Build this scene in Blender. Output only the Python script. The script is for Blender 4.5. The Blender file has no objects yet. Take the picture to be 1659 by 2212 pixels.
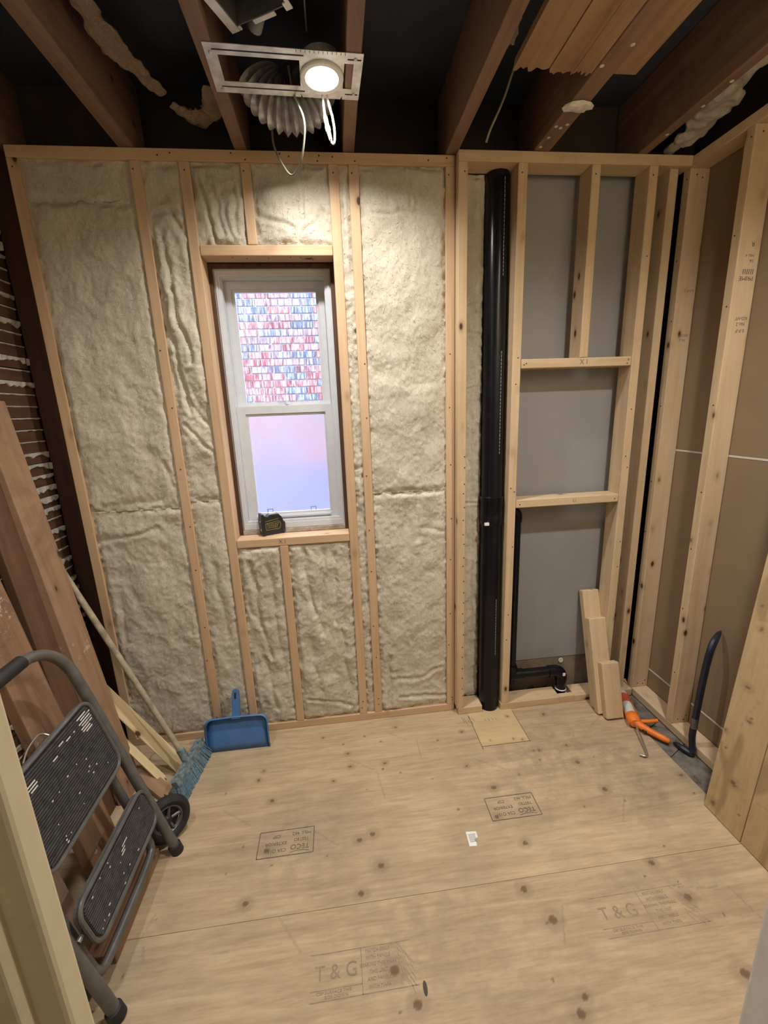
import bpy, bmesh, math, random
import numpy as np
from mathutils import Vector, Matrix, Euler

# ------------------------------------------------------------------ camera, world, lights, exposure
SC = bpy.context.scene
COL = SC.collection
rng = random.Random(7)

cam_d = bpy.data.cameras.new('camera')
cam = bpy.data.objects.new('camera', cam_d)
COL.objects.link(cam)
R_ = ((0.99281801, 0.06259231, -0.10195388, 0.0),
      (-0.11369422, 0.22844605, -0.96689504, 0.0),
      (-0.03722924, 0.97154238, 0.23392174, 1.53),
      (0, 0, 0, 1))
cam.matrix_world = Matrix(R_)
cam_d.sensor_fit = 'HORIZONTAL'
cam_d.sensor_width = 36.0
cam_d.lens = 914.217 / 1659.0 * 36.0
cam_d.clip_start = 0.02
SC.camera = cam

world = bpy.data.worlds.new('world')
SC.world = world
world.use_nodes = True
bg = world.node_tree.nodes['Background']
bg.inputs['Color'].default_value = (0.80, 0.84, 1.0, 1)
bg.inputs['Strength'].default_value = 10.0

POT_WATTS = 15.0        # the recessed LED light in view; the right one and the added left fill scale it
HALL_FILL_WATTS = 5.5       # unseen lamp added in the hall behind the doorway as fill
SC.view_settings.view_transform = 'Standard'
SC.view_settings.look = 'None'
SC.view_settings.gamma = 1.0
SC.view_settings.use_curve_mapping = False
SC.view_settings.exposure = 0.0
try:
    SC.cycles.max_bounces = 8
    SC.cycles.diffuse_bounces = 5
    SC.cycles.transmission_bounces = 8
    SC.cycles.sample_clamp_indirect = 4.0
    SC.cycles.use_denoising = True
except Exception:
    pass

# ------------------------------------------------------------------ node helpers
class NT:
    def __init__(s, name):
        s.m = bpy.data.materials.new(name); s.m.use_nodes = True
        s.t = s.m.node_tree; s.t.nodes.clear()
        s.out = s.t.nodes.new('ShaderNodeOutputMaterial')
    def n(s, kind, **kw):
        nd = s.t.nodes.new('ShaderNode' + kind)
        for k, v in kw.items():
            if k.startswith('i_'):
                k2 = k[2:]
                key = int(k2) if k2.isdigit() else k2.replace('_', ' ')
                nd.inputs[key].default_value = v
            else: setattr(nd, k, v)
        return nd
    def l(s, a, b): s.t.links.new(a, b)
    def val(s, a, sock):
        if isinstance(a, (int, float)): sock.default_value = a
        else: s.l(a, sock)
    def math(s, op, a, b=0.0, clamp=False):
        nd = s.n('Math', operation=op, use_clamp=clamp)
        s.val(a, nd.inputs[0]); s.val(b, nd.inputs[1])
        return nd.outputs[0]
    def ramp(s, fac, stops):
        nd = s.n('ValToRGB'); cr = nd.color_ramp
        while len(cr.elements) < len(stops): cr.elements.new(0.5)
        for e, (p, c) in zip(cr.elements, stops):
            e.position = p
            e.color = tuple(c) + (1,) if len(c) == 3 else c
        s.l(fac, nd.inputs[0]); return nd.outputs[0]
    def mix(s, fac, a, b, mode='MIX'):
        nd = s.n('Mix', data_type='RGBA', blend_type=mode)
        s.val(fac, nd.inputs['Factor'])
        for k, x in (('A', a), ('B', b)):
            sock = [q for q in nd.inputs if q.name == k and q.type == 'RGBA'][0]
            if isinstance(x, tuple): sock.default_value = x + (1,) if len(x) == 3 else x
            else: s.l(x, sock)
        return [q for q in nd.outputs if q.type == 'RGBA'][0]
    def coord(s, scale=(1, 1, 1), rnd=True, kind='Object'):
        tc = s.n('TexCoord'); v = tc.outputs[kind]
        if rnd:
            oi = s.n('ObjectInfo')
            m = s.math('MULTIPLY', oi.outputs['Random'], 37.0)
            cx = s.n('CombineXYZ'); s.l(m, cx.inputs[0]); s.l(m, cx.inputs[1]); s.l(m, cx.inputs[2])
            ad = s.n('VectorMath', operation='ADD'); s.l(v, ad.inputs[0]); s.l(cx.outputs[0], ad.inputs[1]); v = ad.outputs[0]
        mp = s.n('Mapping'); mp.inputs['Scale'].default_value = scale
        s.l(v, mp.inputs['Vector']); return mp.outputs[0]
    def noise(s, v, scale, detail=3.0, rough=0.55, dist=0.0):
        nd = s.n('TexNoise'); s.l(v, nd.inputs['Vector'])
        nd.inputs['Scale'].default_value = scale; nd.inputs['Detail'].default_value = detail
        nd.inputs['Roughness'].default_value = rough; nd.inputs['Distortion'].default_value = dist
        return nd.outputs['Fac']
    def bsdf(s, color, rough=0.6, bump=None, bstr=0.3, bdist=0.002, metal=0.0, spec=0.5, **kw):
        p = s.n('BsdfPrincipled')
        if isinstance(color, tuple): p.inputs['Base Color'].default_value = color + (1,) if len(color) == 3 else color
        else: s.l(color, p.inputs['Base Color'])
        s.val(rough, p.inputs['Roughness']); p.inputs['Metallic'].default_value = metal
        p.inputs['Specular IOR Level'].default_value = spec
        for k, v in kw.items(): p.inputs[k.replace('_', ' ')].default_value = v
        if bump is not None:
            b = s.n('Bump'); b.inputs['Strength'].default_value = bstr; b.inputs['Distance'].default_value = bdist
            s.l(bump, b.inputs['Height']); s.l(b.outputs[0], p.inputs['Normal'])
        s.l(p.outputs[0], s.out.inputs[0]); return p

def plain(name, color, rough=0.5, metal=0.0, var=0.15, vscale=18.0, spec=0.5, bstr=0.1):
    t = NT(name); v = t.coord()
    n = t.noise(v, vscale, 4)
    a = tuple(max(0, c * (1 - var)) for c in color); b = tuple(min(1, c * (1 + var)) for c in color)
    t.bsdf(t.ramp(n, [(0.3, a), (0.7, b)]), rough, n, bstr, 0.001, metal, spec)
    return t.m

def wood(name, light, dark, axis='z', knot=(0.09, 0.04, 0.015), knots=0.5, grime=0.0, grimecol=(0.12, 0.09, 0.07), rough=0.65, freq=1.0, contrast=1.0, flecks=0.0):
    """sawn timber: grain runs along the object's own axis; streaks, growth figure, knots"""
    t = NT(name)
    i = 'xyz'.index(axis)
    sc = [1.0, 1.0, 1.0]; sc[i] = 0.05
    v = t.coord(tuple(sc))
    n1 = t.noise(v, 55.0 * freq, 4, 0.6, 0.4)
    n2 = t.noise(v, 14.0 * freq, 3, 0.5, 1.2)
    f = t.math('ADD', t.math('MULTIPLY', n1, 0.55), t.math('MULTIPLY', n2, 0.45))
    lo = 0.5 - 0.16 / contrast; hi = 0.5 + 0.16 / contrast
    col = t.ramp(f, [(lo, dark), (0.5, tuple((a * 0.6 + b * 0.4) for a, b in zip(light, dark))), (hi, light)])
    sk = [14.0, 14.0, 14.0]; sk[i] = 7.5
    vk = t.coord(tuple(sk))
    vo = t.n('TexVoronoi', feature='F1'); t.l(vk, vo.inputs['Vector']); vo.inputs['Scale'].default_value = 1.0
    d = vo.outputs['Distance']
    sx = t.n('SeparateColor'); t.l(vo.outputs['Color'], sx.inputs[0])
    gate = t.math('GREATER_THAN', sx.outputs[0], 1.0 - knots)
    core = t.n('MapRange', interpolation_type='SMOOTHSTEP'); t.l(d, core.inputs[0])
    core.inputs[1].default_value = 0.15; core.inputs[2].default_value = 0.07; core.inputs[3].default_value = 0; core.inputs[4].default_value = 1
    halo = t.n('MapRange', interpolation_type='SMOOTHSTEP'); t.l(d, halo.inputs[0])
    halo.inputs[1].default_value = 0.32; halo.inputs[2].default_value = 0.08; halo.inputs[3].default_value = 0; halo.inputs[4].default_value = 0.3
    k1 = t.math('MULTIPLY', core.outputs[0], gate); k2 = t.math('MULTIPLY', halo.outputs[0], gate)
    col = t.mix(k2, col, knot); col = t.mix(k1, col, tuple(c * 0.75 for c in knot))
    if grime > 0:
        vg = t.coord((1, 1, 1)); g = t.noise(vg, 7.0, 5, 0.65, 0.6)
        gm = t.n('MapRange', interpolation_type='SMOOTHSTEP'); t.l(g, gm.inputs[0])
        gm.inputs[1].default_value = 0.48; gm.inputs[2].default_value = 0.72; gm.inputs[4].default_value = grime
        col = t.mix(gm.outputs[0], col, grimecol)
    if flecks > 0:
        vf = t.coord((1, 1, 1)); a = t.noise(vf, 4.0, 2); b2 = t.noise(vf, 45.0, 5, 0.75)
        fm = t.n('MapRange', interpolation_type='SMOOTHSTEP'); t.l(t.math('ADD', t.math('MULTIPLY', a, 0.6), t.math('MULTIPLY', b2, 0.7)), fm.inputs[0])
        fm.inputs[1].default_value = 0.80 - flecks * .1; fm.inputs[2].default_value = 0.86 - flecks * .1; fm.inputs[4].default_value = 0.8
        col = t.mix(fm.outputs[0], col, (0.55, 0.50, 0.44))
    t.bsdf(col, rough, f, 0.25, 0.0015, spec=0.3)
    return t.m

NEW_L, NEW_D = (0.63, 0.45, 0.29), (0.51, 0.335, 0.195)
M = {}
for ax in 'xyz':
    M['fir_' + ax] = wood('fir_framing_' + ax, NEW_L, NEW_D, ax, knots=0.30)
    M['spf_' + ax] = wood('spruce_framing_' + ax, (0.64, 0.49, 0.325), (0.52, 0.37, 0.22), ax, knots=0.62, grime=0.22, grimecol=(0.33, 0.22, 0.13))
    M['joist_' + ax] = wood('old_joist_' + ax, (0.24, 0.148, 0.10), (0.16, 0.094, 0.063), ax, knots=0.25, grime=0.35, grimecol=(0.08, 0.045, 0.03))
    M['plank_' + ax] = wood('old_plank_' + ax, (0.35, 0.215, 0.125), (0.21, 0.118, 0.065), ax, knots=0.3, grime=0.4, grimecol=(0.13, 0.07, 0.045))
M['old_board'] = wood('old_board', (0.40, 0.262, 0.165), (0.29, 0.178, 0.105), 'z', knots=0.35, grime=0.4, grimecol=(0.17, 0.1, 0.065), flecks=0.3)
M['old_board_red'] = wood('old_board_red', (0.31, 0.185, 0.11), (0.20, 0.11, 0.062), 'z', knots=0.3, grime=0.55, grimecol=(0.13, 0.075, 0.05), flecks=0.6)
M['old_board_dark'] = wood('old_board_dark', (0.16, 0.085, 0.05), (0.10, 0.052, 0.032), 'z', knots=0.2, grime=0.4, grimecol=(0.07, 0.04, 0.03))
M['old_board_pink'] = wood('old_board_pink', (0.36, 0.24, 0.19), (0.24, 0.15, 0.11), 'z', knots=0.2, grime=0.4, grimecol=(0.15, 0.1, 0.08))
M['dark_stud'] = wood('dark_stud', (0.075, 0.034, 0.022), (0.045, 0.02, 0.013), 'z', knots=0.2)
M['lath'] = wood('lath_wood', (0.155, 0.08, 0.046), (0.08, 0.04, 0.024), 'y', knots=0.1, grime=0.5, grimecol=(0.07, 0.04, 0.028))
M['strip_wood'] = wood('fresh_strip_wood', (0.76, 0.62, 0.38), (0.64, 0.48, 0.26), 'z', knots=0.12)
M['panel'] = None
M['window_old'] = wood('old_window_casing', (0.12, 0.06, 0.035), (0.05, 0.025, 0.017), 'z', knots=0.0)
M['deck'] = plain('tar_paper', (0.030, 0.036, 0.056), 0.8, var=0.35, vscale=5.0)
M['sheath'] = plain('dark_sheathing', (0.03, 0.022, 0.017), 0.9, var=0.4, vscale=6)
M['plaster'] = plain('plaster_key', (0.60, 0.56, 0.50), 0.9, var=0.18, vscale=60, bstr=0.5)
M['grey_paint'] = plain('grey_wall_paint', (0.285, 0.282, 0.287), 0.55, var=0.05, vscale=3.0, bstr=0.02)
M['grey_base'] = plain('bare_plaster_base', (0.20, 0.16, 0.115), 0.9, var=0.35, vscale=9.0, bstr=0.3)
M['drywall_back'] = plain('drywall_back_paper', (0.245, 0.175, 0.105), 0.75, var=0.06, vscale=6.0, bstr=0.03)
M['drywall_edge'] = plain('drywall_edge', (0.62, 0.58, 0.52), 0.8, var=0.08)
M['cream'] = plain('cream_paint', (0.66, 0.57, 0.385), 0.6, var=0.05, vscale=25, bstr=0.05)
M['hall_white'] = plain('hall_paint', (0.66, 0.60, 0.50), 0.7, var=0.03)
M['trim_grey'] = plain('grey_trim_paint', (0.72, 0.71, 0.68), 0.6, var=0.05)
M['abs'] = plain('black_drain_plastic', (0.0055, 0.006, 0.009), 0.24, var=0.35, vscale=9, spec=0.3)
M['abs_mark'] = plain('pipe_print', (0.22, 0.22, 0.23), 0.6)
M['white_tag'] = plain('white_label', (0.78, 0.77, 0.74), 0.6, var=0.03)
M['vinyl'] = plain('white_vinyl', (0.60, 0.625, 0.67), 0.35, var=0.04, vscale=30, bstr=0.02)
M['vinyl_dirty'] = plain('dusty_vinyl', (0.36, 0.31, 0.26), 0.7, var=0.35, vscale=35)
M['black_rubber'] = plain('black_rubber', (0.018, 0.018, 0.019), 0.6, var=0.3, vscale=40)
M['rib_rubber'] = plain('worn_rib_rubber', (0.052, 0.05, 0.052), 0.5, var=0.5, vscale=50)
M['ladder_paint'] = plain('ladder_grey_paint', (0.13, 0.128, 0.122), 0.38, var=0.22, vscale=22, metal=0.25)
M['galv'] = plain('galvanised_steel', (0.60, 0.61, 0.62), 0.36, var=0.28, vscale=26, metal=0.55)
M['galv_dark'] = plain('fan_box_steel', (0.14, 0.14, 0.145), 0.55, var=0.35, vscale=10, metal=0.5)
M['fan_white'] = plain('white_fan_flange', (0.74, 0.75, 0.78), 0.5, var=0.12, vscale=30)
M['fan_grey'] = plain('grey_fan_plastic', (0.30, 0.295, 0.29), 0.5, var=0.15)
M['white_plastic'] = plain('white_plastic', (0.78, 0.78, 0.74), 0.45, var=0.04)
M['cable'] = plain('cable_sheath', (0.20, 0.19, 0.155), 0.5, var=0.08)
M['old_cable'] = plain('old_cable', (0.34, 0.30, 0.23), 0.7, var=0.2)
M['slot'] = plain('slot_dark', (0.02, 0.02, 0.022), 0.8)
M['blue_plastic'] = plain('blue_plastic', (0.065, 0.17, 0.40), 0.42, var=0.10, vscale=14)
M['broom_block'] = plain('broom_block', (0.16, 0.21, 0.23), 0.6, var=0.6, vscale=55)
M['bristle'] = plain('blue_grey_bristle', (0.12, 0.20, 0.25), 0.7, var=0.4, vscale=90)
M['broom_pole'] = plain('worn_broom_pole', (0.36, 0.31, 0.22), 0.6, var=0.35, vscale=30)
M['chrome'] = plain('bright_steel', (0.55, 0.55, 0.54), 0.28, var=0.15, metal=0.9)
M['hub_steel'] = plain('dull_hub_steel', (0.16, 0.155, 0.15), 0.45, var=0.3, metal=0.6)
M['steel_blue'] = plain('blued_steel', (0.022, 0.026, 0.045), 0.42, var=0.3, vscale=30, metal=0.35)
M['orange'] = plain('orange_plastic', (0.80, 0.20, 0.025), 0.45, var=0.12, vscale=30)
M['tube_white'] = plain('sealant_tube', (0.62, 0.62, 0.60), 0.45, var=0.08)
M['tube_red'] = plain('sealant_tube_red', (0.55, 0.10, 0.05), 0.5, var=0.12)
M['tape_black'] = plain('tape_case_black', (0.018, 0.018, 0.019), 0.45, var=0.3, vscale=40)
M['tape_yellow'] = plain('tape_yellow_print', (0.33, 0.26, 0.08), 0.5, var=0.12)
M['ink'] = plain('ink', (0.12, 0.095, 0.075), 0.8, var=0.35, vscale=80)
M['ink_faint'] = plain('ink_faint', (0.27, 0.215, 0.15), 0.8, var=0.2, vscale=70)
M['pencil'] = plain('pencil', (0.20, 0.15, 0.11), 0.8, var=0.3, vscale=90)
M['nail'] = plain('nail_head', (0.06, 0.045, 0.035), 0.6, var=0.3, metal=0.4)
M['paint_fleck'] = plain('paint_fleck', (0.72, 0.70, 0.66), 0.7, var=0.1)
M['concrete_tile'] = plain('grey_floor_tile', (0.145, 0.13, 0.112), 0.75, var=0.45, vscale=26, bstr=0.35)
M['mortar'] = plain('mortar', (0.36, 0.34, 0.35), 0.9, var=0.08, vscale=30)
M['parging'] = plain('blue_grey_parging', (0.115, 0.122, 0.175), 0.9, var=0.1, vscale=4)
M['snow'] = plain('snow', (0.45, 0.48, 0.55), 0.9, var=0.05, vscale=3)
M['debris'] = plain('debris', (0.05, 0.033, 0.024), 0.95, var=0.5, vscale=30, bstr=0.8)

def mat_insulation(name, a, b):
    t = NT(name); v = t.coord((1, 1, 1)); vs = t.coord((1.0, 1.0, 0.45))
    n0 = t.noise(v, 6.0, 3, 0.5, 0.5)
    n1 = t.noise(vs, 85.0, 6, 0.72, 2.6)
    n2 = t.noise(v, 330.0, 4, 0.7, 1.5)
    f = t.math('ADD', t.math('MULTIPLY', n1, 0.55), t.math('ADD', t.math('MULTIPLY', n0, 0.25), t.math('MULTIPLY', n2, 0.2)))
    c = t.ramp(f, [(0.38, a), (0.60, b)])
    h = t.math('ADD', t.math('MULTIPLY', n1, 0.6), t.math('MULTIPLY', n2, 0.4))
    t.bsdf(c, 0.95, h, 0.75, 0.0042, spec=0.05)
    return t.m
M['batt'] = mat_insulation('cream_fibreglass', (0.485, 0.435, 0.345), (0.70, 0.645, 0.535))
M['fibre'] = plain('loose_fibre', (0.66, 0.62, 0.51), 0.9, var=0.12)
M['old_wool'] = mat_insulation('old_dusty_wool', (0.20, 0.14, 0.10), (0.40, 0.31, 0.23))
M['old_wool_pale'] = mat_insulation('old_pale_wool', (0.36, 0.33, 0.28), (0.55, 0.50, 0.43))

def mat_brick():
    t = NT('rug_face_brick'); oi = t.n('ObjectInfo')
    base = t.ramp(oi.outputs['Random'], [(0.0, (0.22, 0.07, 0.073)), (0.2, (0.25, 0.095, 0.095)), (0.42, (0.20, 0.085, 0.09)), (0.52, (0.155, 0.115, 0.14)), (0.64, (0.075, 0.105, 0.15)), (0.84, (0.13, 0.13, 0.175)), (1.0, (0.068, 0.10, 0.15))])
    oi.location = (0, 0)
    v = t.coord((1, 1, 0.12))
    n = t.noise(v, 46.0, 3, 0.6, 0.8)
    c = t.mix(t.ramp(n, [(0.46, (0, 0, 0)), (0.56, (0.55, 0.55, 0.55))]), base, (0.36, 0.335, 0.35))
    c = t.mix(t.ramp(n, [(0.36, (0.55, 0.55, 0.55)), (0.44, (0, 0, 0))]), c, (0.03, 0.025, 0.045))
    t.bsdf(c, 0.9, n, 0.6, 0.006, spec=0.2)
    return t.m
M['brick'] = mat_brick()

def mat_brick_far():
    t = NT('brickwork_far'); v = t.coord((1, 1, 1), rnd=False)
    br = t.n('TexBrick'); sx = t.n('SeparateXYZ'); t.l(v, sx.inputs[0]); cb = t.n('CombineXYZ')
    t.l(sx.outputs[0], cb.inputs[0]); t.l(sx.outputs[2], cb.inputs[1]); t.l(cb.outputs[0], br.inputs['Vector'])
    br.inputs['Scale'].default_value = 1.0; br.inputs['Brick Width'].default_value = 0.21; br.inputs['Row Height'].default_value = 0.0665
    br.inputs['Mortar Size'].default_value = 0.005
    br.inputs['Color1'].default_value = (0.21, 0.075, 0.075, 1); br.inputs['Color2'].default_value = (0.075, 0.095, 0.145, 1); br.inputs['Mortar'].default_value = (0.36, 0.34, 0.35, 1)
    t.bsdf(br.outputs['Color'], 0.9); return t.m
M['brick_far'] = mat_brick_far()

def mat_clear_glass():
    t = NT('clear_pane'); tr = t.n('BsdfTransparent'); tr.inputs[0].default_value = (0.95, 0.97, 0.98, 1)
    gl = t.n('BsdfGlossy'); gl.inputs['Roughness'].default_value = 0.03
    fr = t.n('Fresnel'); fr.inputs[0].default_value = 1.45
    mx = t.n('MixShader'); t.l(fr.outputs[0], mx.inputs[0]); t.l(tr.outputs[0], mx.inputs[1]); t.l(gl.outputs[0], mx.inputs[2])
    t.l(mx.outputs[0], t.out.inputs[0]); return t.m
M['glass'] = mat_clear_glass()
def mat_frost():
    t = NT('frosted_pane'); v = t.coord((1, 1, 1)); n = t.noise(v, 180.0, 2)
    p = t.bsdf((0.98, 0.96, 1.0), 0.42, n, 0.25, 0.001)
    p.inputs['Transmission Weight'].default_value = 1.0; p.inputs['IOR'].default_value = 1.18
    return t.m
M['frost'] = mat_frost()

def mat_duct():
    t = NT('clear_corrugated_duct'); v = t.coord()
    n = t.noise(v, 40.0, 3)
    p = t.bsdf(t.ramp(n, [(0.3, (0.22, 0.215, 0.21)), (0.7, (0.40, 0.39, 0.385))]), 0.22, n, 0.2, 0.002, metal=0.35)
    return t.m
M['duct'] = mat_duct()

def mat_emit(name, col, s):
    t = NT(name); e = t.n('Emission'); e.inputs[0].default_value = col + (1,); e.inputs[1].default_value = s
    t.l(e.outputs[0], t.out.inputs[0]); return t.m
M['lens'] = mat_emit('lit_lens', (1.0, 0.98, 0.93), 12.0)

def mat_ply(name, light, dark, grime_col, axis='x', knotc=(0.13, 0.075, 0.04)):
    """plywood face veneer; attributes 'knot' and 'dirt' on the mesh carry its own knots and stains"""
    t = NT(name)
    v = t.coord((0.09, 1.0, 1.0) if axis == 'x' else (1.0, 1.0, 0.09), rnd=False)
    n1 = t.noise(v, 34.0, 5, 0.62, 0.9)
    n2 = t.noise(v, 9.0, 3, 0.5, 1.8)
    wv = t.coord((1, 1, 1), rnd=False); n3 = t.noise(wv, 2.6, 4, 0.6, 0.4)
    f = t.math('ADD', t.math('MULTIPLY', n1, 0.45), t.math('ADD', t.math('MULTIPLY', n2, 0.35), t.math('MULTIPLY', n3, 0.2)))
    n4 = t.noise(v, 120.0, 4, 0.7, 0.5); f = t.math('ADD', t.math('MULTIPLY', f, 0.72), t.math('MULTIPLY', n4, 0.28))
    c = t.ramp(f, [(0.385, dark), (0.5, tuple(0.55 * a + 0.45 * b for a, b in zip(light, dark))), (0.61, light)])
    ak = t.n('Attribute', attribute_name='knot'); ad = t.n('Attribute', attribute_name='dirt'); ag = t.n('Attribute', attribute_name='figure')
    fine = t.noise(wv, 70.0, 4, 0.7)
    dm = t.math('MULTIPLY', ad.outputs['Fac'], t.math('ADD', t.math('MULTIPLY', fine, 0.9), 0.45), clamp=True)
    c = t.mix(ag.outputs['Fac'], c, tuple(0.62 * x for x in dark))
    dm = t.math('MULTIPLY', dm, 0.75)
    c = t.mix(dm, c, grime_col)
    c = t.mix(ak.outputs['Fac'], c, knotc)
    t.bsdf(c, 0.72, f, 0.18, 0.001, spec=0.25)
    return t.m
M['floor_ply'] = mat_ply('floor_plywood', (0.545, 0.42, 0.27), (0.35, 0.257, 0.158), (0.20, 0.165, 0.122))
M['patch_ply'] = mat_ply('patch_plywood', (0.58, 0.445, 0.255), (0.47, 0.345, 0.185), (0.26, 0.21, 0.13))
M['lean_ply'] = mat_ply('leaning_plywood', (0.58, 0.435, 0.26), (0.46, 0.325, 0.175), (0.34, 0.235, 0.12), axis='z')

# ------------------------------------------------------------------ object helpers
def wmat(o):
    if o is None: return Matrix.Identity(4)
    return wmat(o.parent) @ o.matrix_parent_inverse @ o.matrix_basis
def setp(o, p):
    if p is not None:
        o.parent = p; o.matrix_parent_inverse = wmat(p).inverted()
    return o
def empty(name, loc=(0, 0, 0), parent=None):
    o = bpy.data.objects.new(name, None); COL.objects.link(o); o.empty_display_size = 0.1
    o.location = loc
    return setp(o, parent)
def thing(name, label, cat, loc=(0, 0, 0), group=None):
    return tag(empty(name, loc), label, cat, group)
def tag(o, label, cat, group=None):
    o['label'] = label; o['category'] = cat
    if group: o['group'] = group
    return o
def structure(o): o['kind'] = 'structure'; return o

def mesh(name, verts, faces, mat, parent=None, smooth=False, centre=True, mtx=None):
    me = bpy.data.meshes.new(name)
    if mtx is None:
        V = np.array(verts, dtype=float)
        c = (V.min(0) + V.max(0)) / 2 if centre else np.zeros(3)
        me.from_pydata((V - c).tolist(), [], faces)
    else: me.from_pydata(verts, [], faces)
    me.materials.append(mat)
    if smooth: me.polygons.foreach_set('use_smooth', [True] * len(me.polygons))
    o = bpy.data.objects.new(name, me); COL.objects.link(o)
    if mtx is None: o.location = c
    else: o.matrix_world = mtx
    return setp(o, parent)
def bm_obj(name, bm, mat, parent=None, loc=None, mtx=None, smooth=False):
    bmesh.ops.recalc_face_normals(bm, faces=bm.faces)
    me = bpy.data.meshes.new(name); bm.to_mesh(me); bm.free(); me.materials.append(mat)
    if smooth: me.polygons.foreach_set('use_smooth', [True] * len(me.polygons))
    o = bpy.data.objects.new(name, me); COL.objects.link(o)
    if mtx is not None: o.matrix_world = mtx
    elif loc is not None: o.location = loc
    return setp(o, parent)
def bm_box(bm, sx, sy, sz, c=(0, 0, 0)):
    r = bmesh.ops.create_cube(bm, size=1.0)
    bmesh.ops.scale(bm, vec=(sx, sy, sz), verts=r['verts']); bmesh.ops.translate(bm, vec=c, verts=r['verts'])
    return r['verts']
def box(name, x, y, z, mat, parent=None, bevel=0.003, seg=2):
    bm = bmesh.new()
    bm_box(bm, x[1] - x[0], y[1] - y[0], z[1] - z[0])
    if bevel: bmesh.ops.bevel(bm, geom=list(bm.edges), offset=bevel, segments=seg, affect='EDGES', profile=0.5)
    return bm_obj(name, bm, mat, parent, loc=((x[0] + x[1]) / 2, (y[0] + y[1]) / 2, (z[0] + z[1]) / 2))
def frame_of(zdir, ydir):
    z = Vector(zdir).normalized(); y = Vector(ydir); y = (y - z * y.dot(z)).normalized(); x = y.cross(z)
    return Matrix((x, y, z)).transposed().to_4x4()
def plank(name, p0, p1, width, thick, normal, mat, parent=None, bevel=0.003, jag=0.0, seed=1):
    """board whose face centre line runs p0 -> p1; the face looks along 'normal'"""
    p0, p1 = Vector(p0), Vector(p1); L = (p1 - p0).length
    m = frame_of(p1 - p0, normal)
    mid = (p0 + p1) / 2 - m.to_3x3() @ Vector((0, thick / 2, 0))
    m.translation = mid
    bm = bmesh.new(); bm_box(bm, width, thick, L)
    if jag:
        r = random.Random(seed)
        es = [e for e in bm.edges if abs((e.verts[0].co - e.verts[1].co).x) > 1e-6]
        bmesh.ops.subdivide_edges(bm, edges=es, cuts=9)
        for vv in bm.verts:
            if vv.co.z < 0: vv.co.z += r.uniform(0, jag)
    elif bevel: bmesh.ops.bevel(bm, geom=list(bm.edges), offset=bevel, segments=2, affect='EDGES', profile=0.5)
    return bm_obj(name, bm, mat, parent, mtx=m)

class MB:
    def __init__(s): s.v = []; s.f = []
    def add(s, v, f):
        o = len(s.v); s.v += [tuple(p) for p in v]; s.f += [tuple(i + o for i in q) for q in f]; return s
    def box(s, x, y, z):
        v = [(a, b, c) for a in x for b in y for c in z]
        return s.add(v, [(0, 1, 3, 2), (4, 6, 7, 5), (0, 4, 5, 1), (2, 3, 7, 6), (0, 2, 6, 4), (1, 5, 7, 3)])
    def ring_xz(s, xo, zo, xi, zi, y):
        """rectangular frame in the xz plane"""
        s.box((xo[0], xi[0]), y, zo); s.box((xi[1], xo[1]), y, zo)
        s.box((xi[0], xi[1]), y, (zo[0], zi[0])); s.box((xi[0], xi[1]), y, (zi[1], zo[1])); return s
    def tube(s, pts, r, seg=10, cap=True, radii=None):
        P = [Vector(p) for p in pts]; n = len(P)
        t0 = (P[1] - P[0]).normalized(); a = Vector((0, 0, 1)) if abs(t0.z) < 0.9 else Vector((1, 0, 0))
        nrm = t0.cross(a).normalized(); vs = []; prev = t0
        for i in range(n):
            t = ((P[min(i + 1, n - 1)] - P[i]).normalized() + (P[i] - P[max(i - 1, 0)]).normalized())
            t = t.normalized() if t.length > 1e-9 else prev
            q = prev.rotation_difference(t); nrm = (q @ nrm); nrm = (nrm - t * nrm.dot(t)).normalized(); prev = t
            b = t.cross(nrm); rr = radii[i] if radii else r
            for k in range(seg):
                an = 2 * math.pi * k / seg
                vs.append(P[i] + (nrm * math.cos(an) + b * math.sin(an)) * rr)
        fs = [(i * seg + k, i * seg + (k + 1) % seg, (i + 1) * seg + (k + 1) % seg, (i + 1) * seg + k) for i in range(n - 1) for k in range(seg)]
        if cap: fs += [tuple(range(seg - 1, -1, -1)), tuple(range((n - 1) * seg, n * seg))]
        return s.add(vs, fs)
    def lathe(s, prof, seg=32, m=None):
        """profile of (r, z) about z, placed with matrix m"""
        m = m or Matrix.Identity(4); vs = []; n = len(prof)
        for r, z in prof:
            for k in range(seg):
                an = 2 * math.pi * k / seg; vs.append(m @ Vector((r * math.cos(an), r * math.sin(an), z)))
        return s.add(vs, [(i * seg + k, i * seg + (k + 1) % seg, (i + 1) * seg + (k + 1) % seg, (i + 1) * seg + k) for i in range(n - 1) for k in range(seg)])
    def prism(s, poly, z0, z1, m=None):
        m = m or Matrix.Identity(4); n = len(poly)
        vs = [m @ Vector((x, y, z0)) for x, y in poly] + [m @ Vector((x, y, z1)) for x, y in poly]
        return s.add(vs, [tuple(range(n - 1, -1, -1)), tuple(range(n, 2 * n))] + [(i, (i + 1) % n, n + (i + 1) % n, n + i) for i in range(n)])
    def out(s, name, mat, parent=None, smooth=False):
        o = mesh(name, s.v, s.f, mat, parent, smooth)
        if smooth: shade_auto(o)
        return o
def shade_auto(o, ang=0.7):
    me = o.data
    bm = bmesh.new(); bm.from_mesh(me)
    bmesh.ops.recalc_face_normals(bm, faces=bm.faces)
    for e in bm.edges:
        e.smooth = not (len(e.link_faces) == 2 and e.calc_face_angle(0) > ang)
    bm.to_mesh(me); bm.free()
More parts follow.
